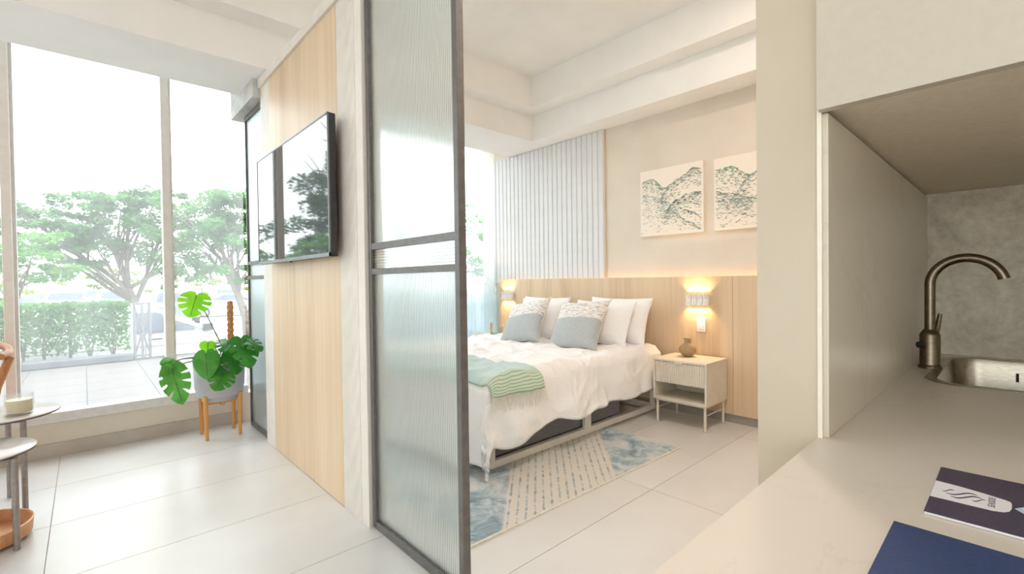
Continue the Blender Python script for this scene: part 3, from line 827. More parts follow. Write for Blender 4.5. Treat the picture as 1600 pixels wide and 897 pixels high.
tag(place_pillow('cushion', [cushion_mat('cushion_weave_a', 0.0), linen_ivory], (3.135, 2.665, 0.600), (3.43, 2.715, 1.02), (0.04, -1, 0), 0.55, 0.52, 0.15, 5, ear=0.12), 'grey-blue and speckled cushion nearer the vase', 'cushion', 'two-tone cushions on the bed')
tag(place_pillow('cushion', [cushion_mat('cushion_weave_b', 1.3), linen_ivory], (3.11, 3.31, 0.600), (3.40, 3.40, 1.01), (-0.05, -1, 0), 0.55, 0.51, 0.15, 6, ear=0.12), 'grey-blue and speckled cushion nearer the window', 'cushion', 'two-tone cushions on the bed')

# rug
def rug_mat():
    m, t, b = nt('rug_pile')
    v = coords(t); tc = v
    sp = t.nodes.new('ShaderNodeSeparateXYZ'); link(t, v, sp.inputs[0])
    # diagonal coordinate picks the zones: mottled blue - striped beige - mottled blue
    dg = t.nodes.new('ShaderNodeMath'); dg.operation = 'MULTIPLY_ADD'; link(t, sp.outputs[1], dg.inputs[0]); dg.inputs[1].default_value = -0.97; link(t, sp.outputs[0], dg.inputs[2])
    nw = noise_tex(t, v, 14, 4); dn = t.nodes.new('ShaderNodeMath'); dn.operation = 'MULTIPLY_ADD'
    link(t, nw.outputs['Fac'], dn.inputs[0]); dn.inputs[1].default_value = 0.03; link(t, dg.outputs[0], dn.inputs[2])
    zone = t.nodes.new('ShaderNodeMapRange'); zone.inputs[1].default_value = -1.2; zone.inputs[2].default_value = 1.2; link(t, dn.outputs[0], zone.inputs[0])
    msk = ramp(t, zone.outputs[0], [(0.0, (0, 0, 0, 1)), (0.575, (0, 0, 0, 1)), (0.585, (1, 1, 1, 1)), (0.955, (1, 1, 1, 1)), (0.965, (0, 0, 0, 1))])
    n = noise_tex(t, v, 6, 10, 0.72, 0.6)
    blue = ramp(t, n.outputs['Fac'], [(0.36, lin(106, 128, 144)), (0.46, lin(148, 168, 178)), (0.53, lin(184, 194, 197)), (0.64, lin(208, 208, 204))])
    # stripes
    sx = t.nodes.new('ShaderNodeMath'); sx.operation = 'MULTIPLY'; link(t, dg.outputs[0], sx.inputs[0]); sx.inputs[1].default_value = 2*math.pi/0.064
    sn = t.nodes.new('ShaderNodeMath'); sn.operation = 'SINE'; link(t, sx.outputs[0], sn.inputs[0])
    n2 = noise_tex(t, coords(t, (1, 1, 1)), 26, 5, 0.7)
    ad = t.nodes.new('ShaderNodeMath'); ad.operation = 'MULTIPLY_ADD'; link(t, n2.outputs['Fac'], ad.inputs[0]); ad.inputs[1].default_value = 3.4; link(t, sn.outputs[0], ad.inputs[2])
    mr = t.nodes.new('ShaderNodeMapRange'); mr.inputs[1].default_value = -1; mr.inputs[2].default_value = 4.4; link(t, ad.outputs[0], mr.inputs[0])
    stripe = ramp(t, mr.outputs[0], [(0.62, lin(212, 206, 196)), (0.70, lin(160, 170, 174)), (0.80, lin(116, 136, 150))])
    mx = t.nodes.new('ShaderNodeMixRGB'); link(t, msk.outputs[0], mx.inputs[0]); link(t, blue.outputs[0], mx.inputs[1]); link(t, stripe.outputs[0], mx.inputs[2])
    link(t, mx.outputs[0], b.inputs['Base Color']); b.inputs['Roughness'].default_value = 1.0; b.inputs['Sheen Weight'].default_value = 0.25
    n3 = noise_tex(t, v, 240, 2); bump(t, b, n3.outputs['Fac'], 0.4, 0.004); return m
rug = thing('rug', 'blue and beige patterned rug lying half under the bed', 'rug', (2.22, 2.60, 0))
bx('pile', rug_mat(), (-0.91, 0.91, -0.935, 1.30, 0.001, 0.012), rug, local=True, bevel=0.002)
brd = MB()
for d in ((-0.92, 0.92, -0.947, -0.935), (-0.92, 0.92, 1.30, 1.312), (-0.92, -0.91, -0.935, 1.30), (0.91, 0.92, -0.935, 1.30)): brd.box(d[0], d[1], d[2], d[3], 0.0005, 0.0105)
brd.build('binding', fringe_mat, rug, local=True)
rug.rotation_euler = (0, 0, R(-1.7))

# ================================================================== KITCHEN
HC = 0.96
cx0, cx1, cy0, cy1 = 0.30, 2.066, -2.6, 0.2175
SX0, SX1, SY0, SY1 = 1.50, 2.005, -0.46, 0.148       # sink opening
def rrect(x0, x1, y0, y1, r, n=6):
    pts = []
    for (cx, cy, a0) in ((x1-r, y1-r, 0), (x0+r, y1-r, 90), (x0+r, y0+r, 180), (x1-r, y0+r, 270)):
        for k in range(n+1):
            a = R(a0+90*k/n); pts.append((cx+r*math.cos(a), cy+r*math.sin(a)))
    return pts
hole = rrect(SX0, SX1, SY0, SY1, 0.07)
ct = MB()
n = len(hole)
# top and bottom faces: strips around a bounding rectangle plus corner fans
m_ = 0.012
ix0, ix1, iy0, iy1 = SX0-m_, SX1+m_, SY0-m_, SY1+m_
for zt, flip in ((HC, False), (HC-0.03, True)):
    for (a, b_, c, d) in ((cx0, cx1, iy1, cy1), (cx0, cx1, cy0, iy0), (cx0, ix0, iy0, iy1), (ix1, cx1, iy0, iy1)):
        q = [(a, c, zt), (b_, c, zt), (b_, d, zt), (a, d, zt)]
        ct.poly(q if not flip else q[::-1])
    corners = [(ix1, iy1), (ix0, iy1), (ix0, iy0), (ix1, iy0)]
    for ci in range(4):
        seg = hole[ci*7:(ci+1)*7]
        nxt = hole[((ci+1) % 4)*7]
        for k in range(6):
            q = [(corners[ci][0], corners[ci][1], zt), (seg[k+1][0], seg[k+1][1], zt), (seg[k][0], seg[k][1], zt)]
            ct.poly(q[::-1] if not flip else q)
        cn2 = corners[(ci+1) % 4]
        q = [(corners[ci][0], corners[ci][1], zt), (cn2[0], cn2[1], zt), (nxt[0], nxt[1], zt), (seg[6][0], seg[6][1], zt)]
        ct.poly(q if not flip else q[::-1])
for i in range(n):
    a, b_ = hole[i], hole[(i+1) % n]
    ct.poly([(a[0], a[1], HC), (b_[0], b_[1], HC), (b_[0], b_[1], HC-0.03), (a[0], a[1], HC-0.03)])
for (a, b_) in (((cx0, cy0), (cx1, cy0)), ((cx1, cy0), (cx1, cy1)), ((cx1, cy1), (cx0, cy1)), ((cx0, cy1), (cx0, cy0))):
    ct.poly([(a[0], a[1], HC-0.03), (b_[0], b_[1], HC-0.03), (b_[0], b_[1], HC), (a[0], a[1], HC)])
tag(ct.build('countertop', quartz_top), 'white veined quartz countertop in the kitchen foreground', 'countertop')
base = thing('base_cabinet', 'greige base cabinet under the quartz countertop', 'cabinet', (1.2, -1.2, 0))
bx('carcass', cab_paint, (0.42, 1.46, cy0+0.02, 0.2, 0.08, HC-0.031), base)
bx('carcass', cab_paint, (1.46, 2.06, cy0+0.02, SY0-0.05, 0.08, HC-0.031), base)
bx('plinth', gap_dark, (0.47, 2.0, cy0+0.04, 0.18, 0, 0.08), base)
for i in range(4):
    ya = cy0+0.03+i*0.69
    d_ = bx('door', cab_paint, (0.40, 0.42, ya, ya+0.68, 0.09, HC-0.05), base, bevel=0.002)
    bx('handle', leg_metal, (0.385, 0.40, ya+0.05, ya+0.20, HC-0.13, HC-0.12), d_)

bx('splash_side_panel', quartz_side, (0.873, 2.066, 0.2035, 0.2165, HC, 1.4795), bevel=0.0015)
tag(bpy.data.objects['splash_side_panel'], 'veined quartz upstand panel closing the end of the kitchen niche', 'panel')
bx('caulk_seam', caulk, (0.866, 0.873, 0.211, 0.2175, HC, 3.30))
tag(bpy.data.objects['caulk_seam'], 'thin white caulk seam where the niche panel meets the plaster wall', 'seam')
bx('backsplash', backsplash_mat, (2.067, 2.084, cy0, 0.2035, HC+0.0005, 1.486))
tag(bpy.data.objects['backsplash'], 'mottled grey backsplash panel behind the tap', 'backsplash')
uc = thing('upper_cabinet', 'plain greige wall cabinet above the kitchen sink', 'cabinet', (1.45, -1.1, 1.48))
bx('carcass', cab_under, (0.872, 2.066, cy0, 0.2165, 1.487, 3.32), uc)
for i in range(3):
    ya = 0.2165-0.93*(i+1); yb = 0.2165-0.93*i-0.003
    bx('cabinet_door', cab_paint, (0.851, 0.8715, ya, yb, 1.480, 3.32), uc, bevel=0.001)

# sink
sk = thing('sink', 'inset stainless steel sink bowl beside the tap', 'sink', (1.75, -0.15, 0.78))
rim_o = rrect(SX0-0.010, SX1+0.010, SY0-0.010, SY1+0.010, 0.080); rim_i = rrect(SX0+0.012, SX1-0.012, SY0+0.012, SY1-0.012, 0.06)
rings = [(rim_o, HC+0.0006), (rim_o, HC+0.0022), (rim_i, HC+0.0016), (rrect(SX0+0.016, SX1-0.016, SY0+0.016, SY1-0.016, 0.06), HC-0.012),
         (rrect(SX0+0.026, SX1-0.026, SY0+0.026, SY1-0.026, 0.06), HC-0.15), (rrect(SX0+0.06, SX1-0.06, SY0+0.06, SY1-0.06, 0.05), HC-0.178)]
sm = MB(); nn_ = len(rim_o)
for pts_, zz in rings: sm.v += [(x, y, zz) for x, y in pts_]
for i in range(len(rings)-1):
    for k in range(nn_):
        a = i*nn_+k; b_ = i*nn_+(k+1) % nn_
        sm.face(a, b_, b_+nn_, a+nn_)
sm.face(*[(len(rings)-1)*nn_+k for k in range(nn_)])
sm.build('bowl', steel, sk, auto=45)
MB().lathe([(0.045, 0), (0.045, 0.004), (0.035, 0.004)], (1.72, -0.20, HC-0.1778), 24).build('drain', leg_metal, sk)
bx('overflow_slot', black_plastic, (SX1-0.022, SX1-0.0175, -0.004, 0.002, HC-0.055, HC-0.030), sk)

# tap
fa = thing('faucet', 'brushed gunmetal gooseneck tap beside the sink', 'faucet', (1.735, 0.165, HC))
fx, fy = 1.735, 0.165
MB().lathe([(0.026, 0), (0.026, 0.006), (0.0235, 0.008), (0.0225, 0.012), (0.0225, 0.092), (0.020, 0.098), (0.016, 0.104), (0.0135, 0.108)], (fx, fy, HC), 28).build('base_body', gun_metal, fa, auto=40)
arc_r = 0.072; zc_ = 1.192
pth = [(fx, fy, HC+0.10), (fx, fy, 1.13)]
for k in range(0, 25):
    a = math.pi - R(168)*k/24
    pth.append((fx, fy-arc_r-arc_r*math.cos(a), zc_+arc_r*math.sin(a)))
MB().tube(pth, 0.0118, 20).build('spout', gun_metal, fa, auto=40)
MB().tube([(fx+0.012, fy-0.010, HC+0.095), (fx+0.020, fy-0.014, HC+0.115), (fx+0.026, fy-0.019, HC+0.150)], [0.007, 0.0065, 0.005], 12).build('lever', gun_metal, fa, auto=50)
MB().tube([(fx-0.018, fy+0.016, HC+0.065), (fx-0.024, fy+0.022, HC+0.065)], 0.009, 14).build('side_cap', black_plastic, fa, auto=40)

# brochures
br = thing('brochure', 'navy brochure with a white logo tab lying by the sink', 'brochure', (0.75, 0.0, HC))
zb = HC+0.0035
bx('pages', paper_white, (0.6675, 0.8365, -0.20, 0.068, HC+0.0005, zb-0.0004), br)
bx('cover', navy_print, (0.667, 0.837, -0.20, 0.0685, zb-0.0004, zb), br)
tabp = [(0.7764, 0.0683), (0.7173, 0.0683), (0.7183, 0.0329), (0.7190, 0.0175), (0.7225, 0.0095), (0.7290, 0.0052), (0.7400, 0.0036), (0.7530, 0.0036), (0.7595, 0.0045), (0.7625, 0.009), (0.7690, 0.028), (0.7740, 0.048)]
MB().prism(tabp, lambda p: (p[0], p[1], zb), lambda p: (p[0], p[1], zb+0.0002)).build('logo_tab', paper_white, br)
def wave(pts, wd):
    mb = MB(); top = []; bot = []
    for i, (x, y) in enumerate(pts):
        k = i/(len(pts)-1); w = wd*math.sin(math.pi*(0.06+0.88*k)); top.append((x+w/2, y)); bot.append((x-w/2, y))
    return mb.prism(top+bot[::-1], lambda p: (p[0], p[1], zb+0.0002), lambda p: (p[0], p[1], zb+0.0004))
def curve(a, b, amp, n=14, c=0.0):
    out = []
    for i in range(n+1):
        k = i/n; x = a[0]+(b[0]-a[0])*k; y = a[1]+(b[1]-a[1])*k
        out.append((x+amp*math.sin(2*math.pi*k+c), y))
    return out
wave(curve((0.7455, 0.0600), (0.7540, 0.0500), -0.0030, c=0.3), 0.0030).build('logo_wave', ink, br)
wave(curve((0.7405, 0.0565), (0.7560, 0.0310), -0.0046), 0.0042).build('logo_wave', ink, br)
wave(curve((0.7325, 0.0520), (0.7485, 0.0270), -0.0046), 0.0042).build('logo_wave', ink, br)
wave(curve((0.7350, 0.0345), (0.7450, 0.0238), -0.0030, c=-0.3), 0.0030).build('logo_wave', ink, br)
tcu = bpy.data.curves.new('lettering', 'FONT'); tcu.body = 'SEASIDE'; tcu.size = 0.0082; tcu.extrude = 0.0001; tcu.align_x = 'CENTER'; tcu.space_character = 1.12
tcu.materials.append(ink)
tmp = bpy.data.objects.new('tmp_text', tcu); COL.objects.link(tmp)
tme = bpy.data.meshes.new_from_object(tmp.evaluated_get(bpy.context.evaluated_depsgraph_get())); bpy.data.objects.remove(tmp)
to = bpy.data.objects.new('lettering', tme); COL.objects.link(to); to.parent = br; to.location = Vector((0.7445, 0.0162, zb+0.0003)) - br.location
MB().prism([(0.7422, 0.0015), (0.7640, -0.012), (0.7640, -0.06), (0.7230, -0.06), (0.7230, -0.012)], lambda p: (p[0], p[1], zb), lambda p: (p[0], p[1], zb+0.0002)).build('picture_panel', pale_blue_print, br)
bl = thing('folder', 'plain royal blue folder lying in front of the brochure', 'folder', (0.55, 0.0, HC))
bx('pages', paper_white, (0.3225, 0.6185, -0.20, 0.0865, HC+0.0005, HC+0.002), bl)
bx('cover', blue_print, (0.322, 0.619, -0.20, 0.087, HC+0.002, HC+0.003), bl)

# ================================================================== LIVING AREA
# side tables
def side_table(c, r, z, legs, name_label, tray=False):
    t = thing('side_table', name_label, 'side table', (c[0], c[1], 0), 'nesting side tables')
    MB().lathe([(r-0.004, 0.005), (r, 0.008), (r, 0.012), (r-0.003, 0.0145)], (c[0], c[1], z-0.014), 64).build('tabletop', table_top, t, auto=40)
    MB().lathe([(r-0.010, 0.0), (r-0.001, 0.004), (r-0.001, 0.0055)], (c[0], c[1], z-0.0155), 64).build('rim', table_rim, t, auto=40)
    for lx, ly in legs:
        MB().tube([(lx, ly, 0.004), (lx, ly, z-0.02)], 0.0125, 14).build('leg', leg_metal, t, auto=40)
    for a, b_ in zip(legs, legs[1:]+legs[:1]):
        MB().tube([(a[0], a[1], z-0.026), (b_[0], b_[1], z-0.026)], 0.009, 10).build('under_bar', leg_metal, t, auto=40)
    return t
side_table((-0.36, 3.74), 0.245, 0.53, [(-0.255, 3.60), (-0.56, 3.66), (-0.34, 3.95)], 'taller round side table carrying the candle')
t2 = side_table((-0.435, 3.285), 0.248, 0.45, [(-0.253, 3.133), (-0.60, 3.17), (-0.42, 3.50)], 'lower round side table with a copper tray at its foot')
tr_ = MB().lathe([(0.0, 0.0), (0.205, 0.0), (0.214, 0.004), (0.220, 0.066), (0.216, 0.068), (0.209, 0.066), (0.204, 0.008), (0.0, 0.008)], (-0.425, 3.315, 0.018), 56, False, False).build('tray', copper, t2, auto=40)

cd = thing('candle', 'cream candle in a clear glass jar on the taller table', 'candle', (-0.272, 3.665, 0.531))
MB().lathe([(0.054, 0), (0.057, 0.003), (0.057, 0.108), (0.0535, 0.108), (0.0535, 0.012), (0.0, 0.012)], (-0.272, 3.665, 0.531), 40, True, False).build('glass_jar', jar_glass, cd, auto=40)
MB().lathe([(0.0525, 0.0), (0.0525, 0.066), (0.0, 0.064)], (-0.272, 3.665, 0.5435), 40, True, False).build('wax', wax, cd, auto=40)
MB().tube([(-0.272, 3.665, 0.605), (-0.271, 3.665, 0.618)], 0.0012, 6).build('wick', table_rim, cd)

# wooden chair at the picture's edge
ch = thing('wooden_chair', 'teak armchair with a curved back rail at the left edge', 'chair', (-0.64, 4.24, 0))
cx_, cy_ = -0.64, 4.24
arc = [(cx_+0.29*math.cos(a), cy_+0.24*math.sin(a), 0.845-0.03*abs(math.cos(a))**2+0.05*math.sin(a)) for a in [R(-25+230*k/24) for k in range(25)]]
rm = MB().tube(arc, [0.020]+[0.022]*23+[0.020], 12).build('back_rail', chair_wood, ch, auto=60)
for px_, py_ in ((-0.365, 4.18), (-0.915, 4.18)):
    s_ = 1 if px_ > cx_ else -1
    MB().tube([(px_-s_*0.10, py_-0.12, 0.004), (px_-s_*0.065, py_-0.10, 0.40), (px_-s_*0.03, py_-0.05, 0.62), (px_+s_*0.02, py_, 0.79)], [0.015, 0.019, 0.020, 0.022], 12).build('front_leg', chair_wood, ch, auto=60)
    MB().tube([(px_-s_*0.10, py_+0.24, 0.004), (px_-s_*0.09, py_+0.22, 0.42), (px_-s_*0.10, py_+0.24, 0.88)], [0.015, 0.019, 0.017], 12).build('back_leg', chair_wood, ch, auto=60)
bx('seat', chair_wood, (cx_-0.22, cx_+0.22, cy_-0.20, cy_+0.22, 0.41, 0.45), ch, bevel=0.012)
MB().grid(10, 4, lambda u, v: (cx_-0.15+0.30*u, cy_+0.20+0.03*math.sin(math.pi*u), 0.58+0.20*v)).build('back_splat', chair_wood, ch).modifiers.new('t', 'SOLIDIFY').thickness = 0.012

# monstera in a pot on a stand
PXc, PYc = 0.795, 4.382
pl = thing('potted_monstera', 'monstera plant in a grey pot on a honey-wood stand', 'plant', (PXc, PYc, 0))
MB().lathe([(0.150, 0.325), (0.158, 0.330), (0.172, 0.40), (0.180, 0.590), (0.178, 0.594), (0.168, 0.592), (0.160, 0.54), (0.0, 0.535)], (PXc, PYc, 0), 56, True, False).build('pot', pot_grey, pl, auto=40)
MB().lathe([(0.110, 0.285), (0.125, 0.290), (0.130, 0.325)], (PXc, PYc, 0), 40).build('saucer', pot_grey, pl, auto=40)
MB().lathe([(0.160, 0.535), (0.09, 0.552), (0.0, 0.556)], (PXc, PYc, 0), 32, False, False).build('soil', soil, pl, smooth=True)
for sx, sy in ((-1, -1), (1, -1), (-1, 1), (1, 1)):
    x_, y_ = PXc+sx*0.118, PYc+sy*0.108
    MB().tube([(x_-sx*0.004, y_-sy*0.002, 0.003), (x_, y_, 0.345)], [0.0125, 0.0165], 14).build('stand_leg', stand_wood, pl, auto=40)
MB().box(PXc-0.115, PXc+0.115, PYc-0.014, PYc+0.014, 0.255, 0.284).build('cross_bar', stand_wood, pl)
MB().box(PXc-0.012, PXc+0.012, PYc-0.105, PYc+0.105, 0.257, 0.282).build('cross_bar', stand_wood, pl)
pole = MB().lathe([(0.021, 0.54), (0.021, 1.072), (0.015, 1.08)], (0.882, 4.40, 0), 18).build('coir_pole', moss_mat, pl, auto=40)
cw = MB()
for ph in (0, math.pi):
    cw.tube([(0.882+0.0225*math.cos(a+ph), 4.40+0.0225*math.sin(a+ph), 0.56+0.50*i/80) for i, a in enumerate([i*0.42 for i in range(81)])], 0.004, 5)
cw.build('coir_wrap', stain_edge, pole)

LOBES = [(.10, .25, [(.03, -.03), (.13, -.085), (.28, -.07), (.42, .05), (.49, .19)]),
         (.25, .37, [(.515, .270), (.520, .36), (.490, .445)]),
         (.37, .52, [(.470, .530), (.420, .635), (.350, .705)]),
         (.52, 1.0, [(.310, .780), (.170, .915), (.0, 1.0)])]
WHOLE = [(.10, .40, [(.03, -.03), (.13, -.085), (.27, -.07), (.40, .03), (.485, .17), (.51, .30)]),
         (.40, 1.0, [(.51, .30), (.49, .45), (.41, .63), (.27, .82), (.13, .94), (.0, 1.0)])]
def leaf(name, base, tip, normal, width, mat, split=True, droop=0.22, cup=0.22):
    base, tip = Vector(base), Vector(tip)
    L = (tip-base).length; d = (tip-base)/L; nrm = Vector(normal); nrm = (nrm-d*nrm.dot(d)).normalized(); s = d.cross(nrm)
    mb = MB()
    def place(u, v, side):
        zz = -cup*(abs(u)*2)**2*0.42 + droop*math.sin(math.pi*min(1, max(0, v)))*0.45 + 0.025*math.sin(11*abs(u)+9*v+side)
        return base + d*(v*L) + s*(side*u*width) + nrm*(zz*L*0.55)
    def outer(pts, t):
        x = t*(len(pts)-1); k = min(int(x), len(pts)-2); f = x-k
        return (pts[k][0]+(pts[k+1][0]-pts[k][0])*f, pts[k][1]+(pts[k+1][1]-pts[k][1])*f)
    lobes = LOBES if split else WHOLE
    for side in (1, -1):
        for li, (m0, m1, pts) in enumerate(lobes):
            near = list(pts)                      # outline with the slits closed
            if li > 0: q = lobes[li-1][2][-1]; near[0] = ((q[0]+pts[0][0])/2, (q[1]+pts[0][1])/2)
            if li < len(lobes)-1: q = lobes[li+1][2][0]; near[-1] = ((q[0]+pts[-1][0])/2, (q[1]+pts[-1][1])/2)
            nt_ = (len(pts)-1)*3
            def f(t, u, pts=pts, near=near, m0=m0, m1=m1):
                a, b = outer(near, t), outer(pts, t); k = min(1, max(0, (u-0.38)/0.3)); k = k*k*(3-2*k)
                ox, oy = a[0]+(b[0]-a[0])*k, a[1]+(b[1]-a[1])*k; mv = m0+(m1-m0)*t
                return place(ox*u, mv+(oy-mv)*u**0.85, side)
            if side > 0: mb.grid(nt_, 7, f)
            else: mb.grid(nt_, 7, lambda a, b, f=f: f(1-a, b))
    o = mb.build(name, mat, pl, smooth=True)
    rib = [place(0, v, 1)-nrm*(-0.002) for v in (0.08, 0.25, 0.45, 0.65, 0.85, 0.98)]
    MB().tube(rib, [0.0030, 0.0028, 0.0024, 0.0018, 0.0012, 0.0006], 5).build('midrib', stem_green, o)
    return o
def petiole(pts, r=0.0035):
    P = [Vector(p) for p in pts]; out = []
    for i in range(13):
        k = i/12
        if len(P) == 3: q = P[0]*(1-k)**2 + P[1]*2*k*(1-k) + P[2]*k*k
        else: q = P[0]*(1-k)+P[1]*k
        out.append(q)
    MB().tube(out, [r*1.4-(r*0.5)*i/12 for i in range(13)], 7).build('petiole', stem_green, pl, smooth=True)
C0 = (0.80, 4.37, 0.56)
FWD = (-0.15, -1, 0.25)
# (base, tip, normal, width, material)
leaves = [
 ((0.638, 4.270, 1.149), (0.579, 4.200, 0.969), (-0.25, -1, 0.25), 0.215, leaf_bright, True),
 ((0.710, 4.330, 0.768), (0.703, 4.310, 0.675), (-0.1, -1, 0.3), 0.115, leaf_bright, False),
 ((0.677, 4.220, 0.704), (0.671, 4.140, 0.497), (-0.3, -1, 0.3), 0.175, leaf_mid, False),
 ((0.780, 4.250, 0.655), (0.704, 4.160, 0.488), (-0.1, -1, 0.4), 0.170, leaf_dark, True),
 ((0.798, 4.200, 0.535), (0.709, 4.090, 0.412), (0.0, -1, 0.5), 0.190, leaf_mid, True),
 ((0.859, 4.270, 0.678), (0.870, 4.150, 0.504), (0.15, -1, 0.4), 0.170, leaf_dark, True),
 ((0.901, 4.150, 0.793), (0.925, 3.980, 0.569), (0.1, -1, 0.45), 0.205, leaf_dark, True),
 ((0.925, 4.170, 0.785), (1.012, 3.980, 0.690), (0.1, -0.9, 0.6), 0.135, leaf_dark, True),
 ((0.853, 4.360, 0.762), (0.795, 4.220, 0.679), (-0.1, -0.8, 0.8), 0.170, leaf_dark, True),
 ((0.463, 4.240, 0.620), (0.510, 4.100, 0.346), (-0.2, -1, 0.15), 0.185, leaf_mid, True),
 ((0.488, 4.260, 0.646), (0.392, 4.200, 0.640), (-0.3, -0.9, 0.5), 0.110, leaf_mid, False),
 ((0.452, 4.250, 0.652), (0.448, 4.200, 0.475), (-0.5, -0.9, 0.2), 0.110, leaf_mid, False),
]
for b_, t_, nn2, w_, m2_, sp_ in leaves: leaf('leaf', b_, t_, nn2, w_, m2_, split=sp_)
for k_, (b_, t_, nn2, w_, m2_, sp_) in enumerate(leaves):
    root_ = Vector((0.80+0.02*math.sin(k_*2.1), 4.375+0.02*math.cos(k_*1.7), 0.548)) if k_ else Vector((0.868, 4.37, 0.56))
    bb_ = Vector(b_)
    tip_ = bb_.lerp(Vector(t_), 0.09)
    mid_ = root_.lerp(bb_, 0.5) + Vector((0, 0.02, 0.10 if k_ else 0.02))
    petiole([root_, mid_, tip_])

# ================================================================== OUTSIDE
terrace = bx('ground_terrace', paver_joint, (-9, 7, 4.80, 10.05, -0.9, -0.006), kind='structure')
pv = None; xx = -4.2
while xx < 3.6:
    yy = 4.86
    while yy < 9.4:
        if pv is None:
            o = MB().box(-0.297, 0.297, -0.297, 0.297, -0.02, 0).build('paver', paver_mat, local=True, bevel=0.004); pv = o.data; md = True
            o.modifiers.clear()
        else: o = bpy.data.objects.new('paver', pv); COL.objects.link(o)
        o.parent = terrace; o.location = Vector((xx+0.3, yy+0.3, 0.0)) - terrace.location
        yy += 0.6
    xx += 0.6
bx('ground_parking', asphalt, (-60, 70, 10.05, 120, -1.0, -0.80), kind='structure')
lw = bx('lawn_strip', grass_mat, (2.6, 9.0, 13.2, 15.2, -0.80, -0.70)); tag(lw, 'strip of lawn in the car park beside the leaning tree', 'lawn', kind='stuff')
kb = bx('planter_kerb', planter_dark, (-7, 0.57, 9.72, 10.0, 0, 0.10), bevel=0.01); tag(kb, 'dark kerb along the foot of the clipped hedge', 'kerb')

def scatter(mb, c, rad, n, size, rnd, flat=1.0, shell=0.3):
    for i in range(n):
        while True:
            p = Vector((rnd.uniform(-1, 1), rnd.uniform(-1, 1), rnd.uniform(-1, 1)))
            if p.length < 1 and p.length > shell*rnd.random(): break
        p = Vector((c[0]+p.x*rad[0], c[1]+p.y*rad[1], c[2]+p.z*rad[2]))
        a = Vector((rnd.uniform(-1, 1), rnd.uniform(-1, 1), rnd.uniform(-0.5, 0.5))).normalized()
        b = a.cross(Vector((rnd.uniform(-0.6, 0.6), rnd.uniform(-0.6, 0.6), 1))).normalized()
        s = size*rnd.uniform(0.6, 1.3)
        mb.poly([p-a*s, p+b*s*0.45, p+a*s, p-b*s*0.45])

def tree(label, base, trunk, clusters, leaf_size, mat, seed, group='trees outside the windows', trunk_r=0.16):
    rnd = random.Random(seed)
    t = thing('tree', label, 'tree', base, group)
    tm = MB(); top = Vector(trunk[-1])
    tm.tube(trunk, [trunk_r*(1-0.5*i/(len(trunk)-1)) for i in range(len(trunk))], 9)
    for c, rad, n in clusters:
        c = Vector(c); st = Vector(trunk[rnd.randrange(max(1, len(trunk)-2), len(trunk))])
        m1 = st.lerp(c, 0.5) + Vector((rnd.uniform(-.2, .2), rnd.uniform(-.2, .2), -0.12*(c-st).length*rnd.random()))
        tm.tube([st, m1, c], [trunk_r*0.42, trunk_r*0.26, trunk_r*0.10], 6)
        for q in range(3):
            e = c + Vector((rnd.uniform(-1, 1)*rad[0], rnd.uniform(-1, 1)*rad[1], rnd.uniform(-.4, .9)*rad[2]))
            tm.tube([m1, (m1+e)/2+Vector((0, 0, 0.1)), e], [trunk_r*0.2, trunk_r*0.12, trunk_r*0.05], 5)
    tm.build('trunk', bark, t, smooth=True)
    fm = MB()
    for c, rad, n in clusters:
        # each spray is a handful of small flattened clumps
        for q in range(max(3, n//60)):
            cc = (c[0]+rnd.gauss(0, 0.62)*rad[0], c[1]+rnd.gauss(0, 0.6)*rad[1], c[2]+rnd.gauss(0, 0.62)*rad[2])
            k_ = rnd.uniform(0.6, 1.3); scatter(fm, cc, (rad[0]*0.40*k_, rad[1]*0.40, rad[2]*0.36*k_), 130, leaf_size*0.85, rnd)
    fm.build('foliage', mat, t, kind='stuff')
    return t
G0 = -0.8
# main tree seen through the middle pane
tree('spreading grey-green tree with a forked trunk behind the hedge', (1.05, 16, G0),
     [(1.05, 16, G0), (1.07, 16, 0.2), (1.0, 16, 0.75), (0.85, 16, 1.15)],
     [((0.2, 16, 2.3), (0.9, 0.9, 0.35), 700), ((-0.6, 16.2, 2.7), (0.8, 0.9, 0.35), 700), ((0.9, 15.8, 2.9), (0.8, 0.9, 0.45), 800), ((1.7, 16, 2.3), (0.8, 0.9, 0.5), 800),
      ((0.2, 16.2, 3.35), (0.9, 0.9, 0.28), 600), ((1.1, 16, 3.65), (0.7, 0.8, 0.3), 600), ((1.9, 16.2, 3.5), (0.6, 0.8, 0.35), 500), ((1.5, 15.9, 1.6), (0.7, 0.8, 0.35), 500), ((-0.2, 15.9, 1.75), (0.6, 0.6, 0.22), 300), ((0.75, 15.8, 3.2), (0.7, 0.9, 0.3), 500), ((-1.0, 16, 2.9), (0.6, 0.9, 0.3), 500), ((-0.9, 16, 2.35), (0.6, 0.8, 0.3), 450), ((0.6, 16, 2.6), (0.9, 0.9, 0.4), 700)],
     0.095, foliage_a, 3, trunk_r=0.15)
